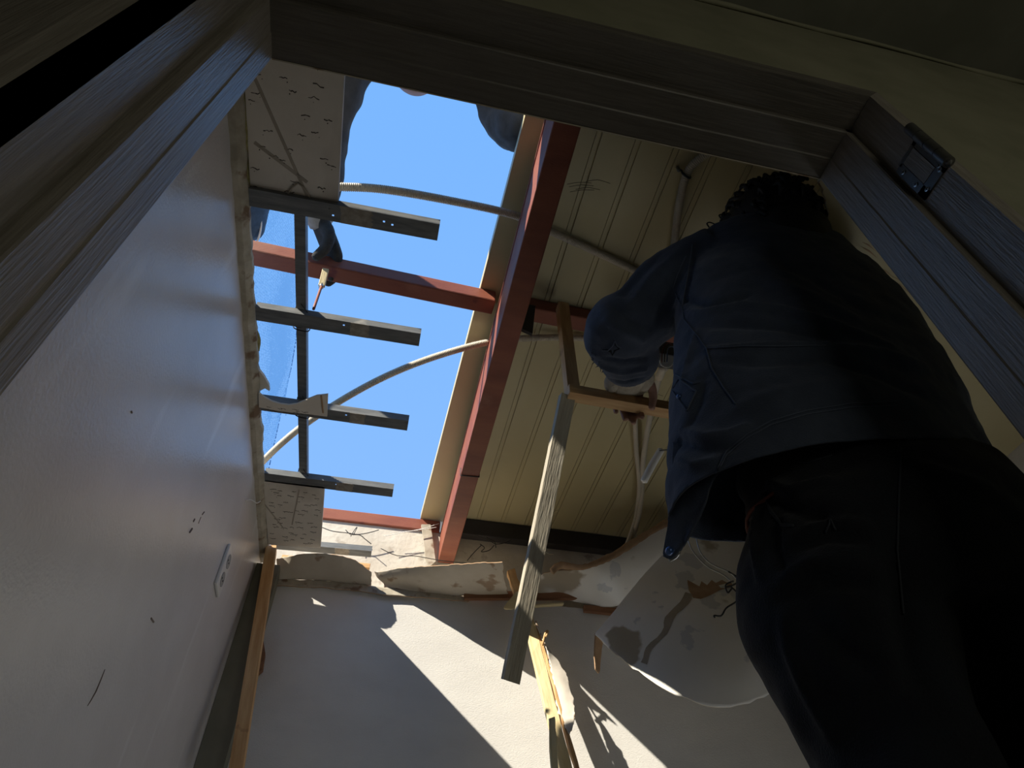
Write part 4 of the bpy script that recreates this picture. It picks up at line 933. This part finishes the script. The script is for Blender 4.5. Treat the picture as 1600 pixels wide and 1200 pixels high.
def cloth(name, parts, m, vox=.008, amp=.006):
    bm = bmesh.new()
    for P, R in parts: tube(bm, P, R, 16, 4)
    return remesh(name, bm, m, vox, 5, lambda co, nn: amp * noise.noise(co * 16) + amp * .6 * noise.noise(V((co.x * 40, co.y * 40, co.z * 14))), uw)
cloth('jacket', [([sL + V((.01, -.04, 0)), sL.lerp(eL, .5), eL, eL.lerp(wL, .5), eL.lerp(wL, .86)], [.072, .064, .052, .050, .040]),
                 ([sR + V((0, -.04, 0)), sR.lerp(eR, .5), eR, eR.lerp(wR, .6), eR.lerp(wR, .9)], [.075, .074, .074, .066, .050]),
                 ([sL.lerp(sR, .5) + V((0, -.06, .03)), ch, ch.lerp(hp, .5), hp + V((.02, -.05, .02))], [.11, .13, .125, .12]), ([sL, sL.lerp(sR, .5) + V((0, -.03, .02)), sR], [.075, .09, .075])], 'greycloth')
cloth('trousers', [([hp, hp.lerp(kn, .5), kn, kn.lerp(ft, .35), kn.lerp(ft, .93)], [.115, .100, .084, .072, .056]), ([hp, hp.lerp(kn2, .5), kn2, kn2.lerp(ft2, .35), kn2.lerp(ft2, .93)], [.115, .100, .084, .072, .056])], 'jean')
bm = bmesh.new(); tube(bm, [kn + V((.045, -.075, .03)), kn + V((.078, -.04, -.02)), kn + V((.070, .02, -.055)), kn + V((.02, .06, -.062))], .003, 6, 5); under(obj('piping', bm, 'wirewhite', None, True), uw)
# dark glove and its knitted cuff
bm = bmesh.new(); gd = U(522, 402, z=1.57) - wL; hand_shape(bm, wL, gd, (-.3, .6, -.6), right=False, curl=(14, 30, 30), s=1.16)
for v in bm.verts: pass
gl = remesh('glove', bm, 'glove', .005, 2, lambda co, nn: .0035, uw); gl['label'] = 'dark grey work glove holding the hanger over the red crossbar'
g2 = gd.normalized()
bm = bmesh.new(); hand_shape(bm, wR, (.5, .6, -.02), (0, 0, -1), right=True, curl=(8, 12, 10), s=1.02); remesh('glove', bm, 'glove', .005, 2, lambda co, nn: .0035, uw)
tubeobj('cuff', [wL - g2 * .055, wL - g2 * .03, wL - g2 * .005, wL + g2 * .012], [.034, .036, .034, .032], 'cuff', uw, 16, 4)
bm = bmesh.new(); Bh = basis((.05, .35, -.9), (.1, .9, .4)); ell(bm, hd + Bh @ V((0, -.03, .03)), .094, .088, .09, Bh, 20)
for v in bm.verts: v.co += noise.noise_vector(v.co * 50) * .006
under(obj('hair', bm, 'hair', None, True), uw)
for f_ in (ft, ft2):
    bm = bmesh.new(); loft(bm, [(f_ + V((.05, 0, .01)), V((0, .035, 0)), V((0, 0, .035))), (f_ + V((-.03, 0, .01)), V((0, .045, 0)), V((0, 0, .048))), (f_ + V((-.10, 0, -.03)), V((0, .045, 0)), V((0, 0, .03)))], 14, 3); under(obj('shoe', bm, 'plasticdark', None, True), uw)
tag(uw, 'person on the roof leaning over the opening, dark gloved hand reaching down', 'person')
struct(bx('roof_edge', (-1.6, .0, 1.50), (-.78, 2.3, 1.575), 'concrete'))
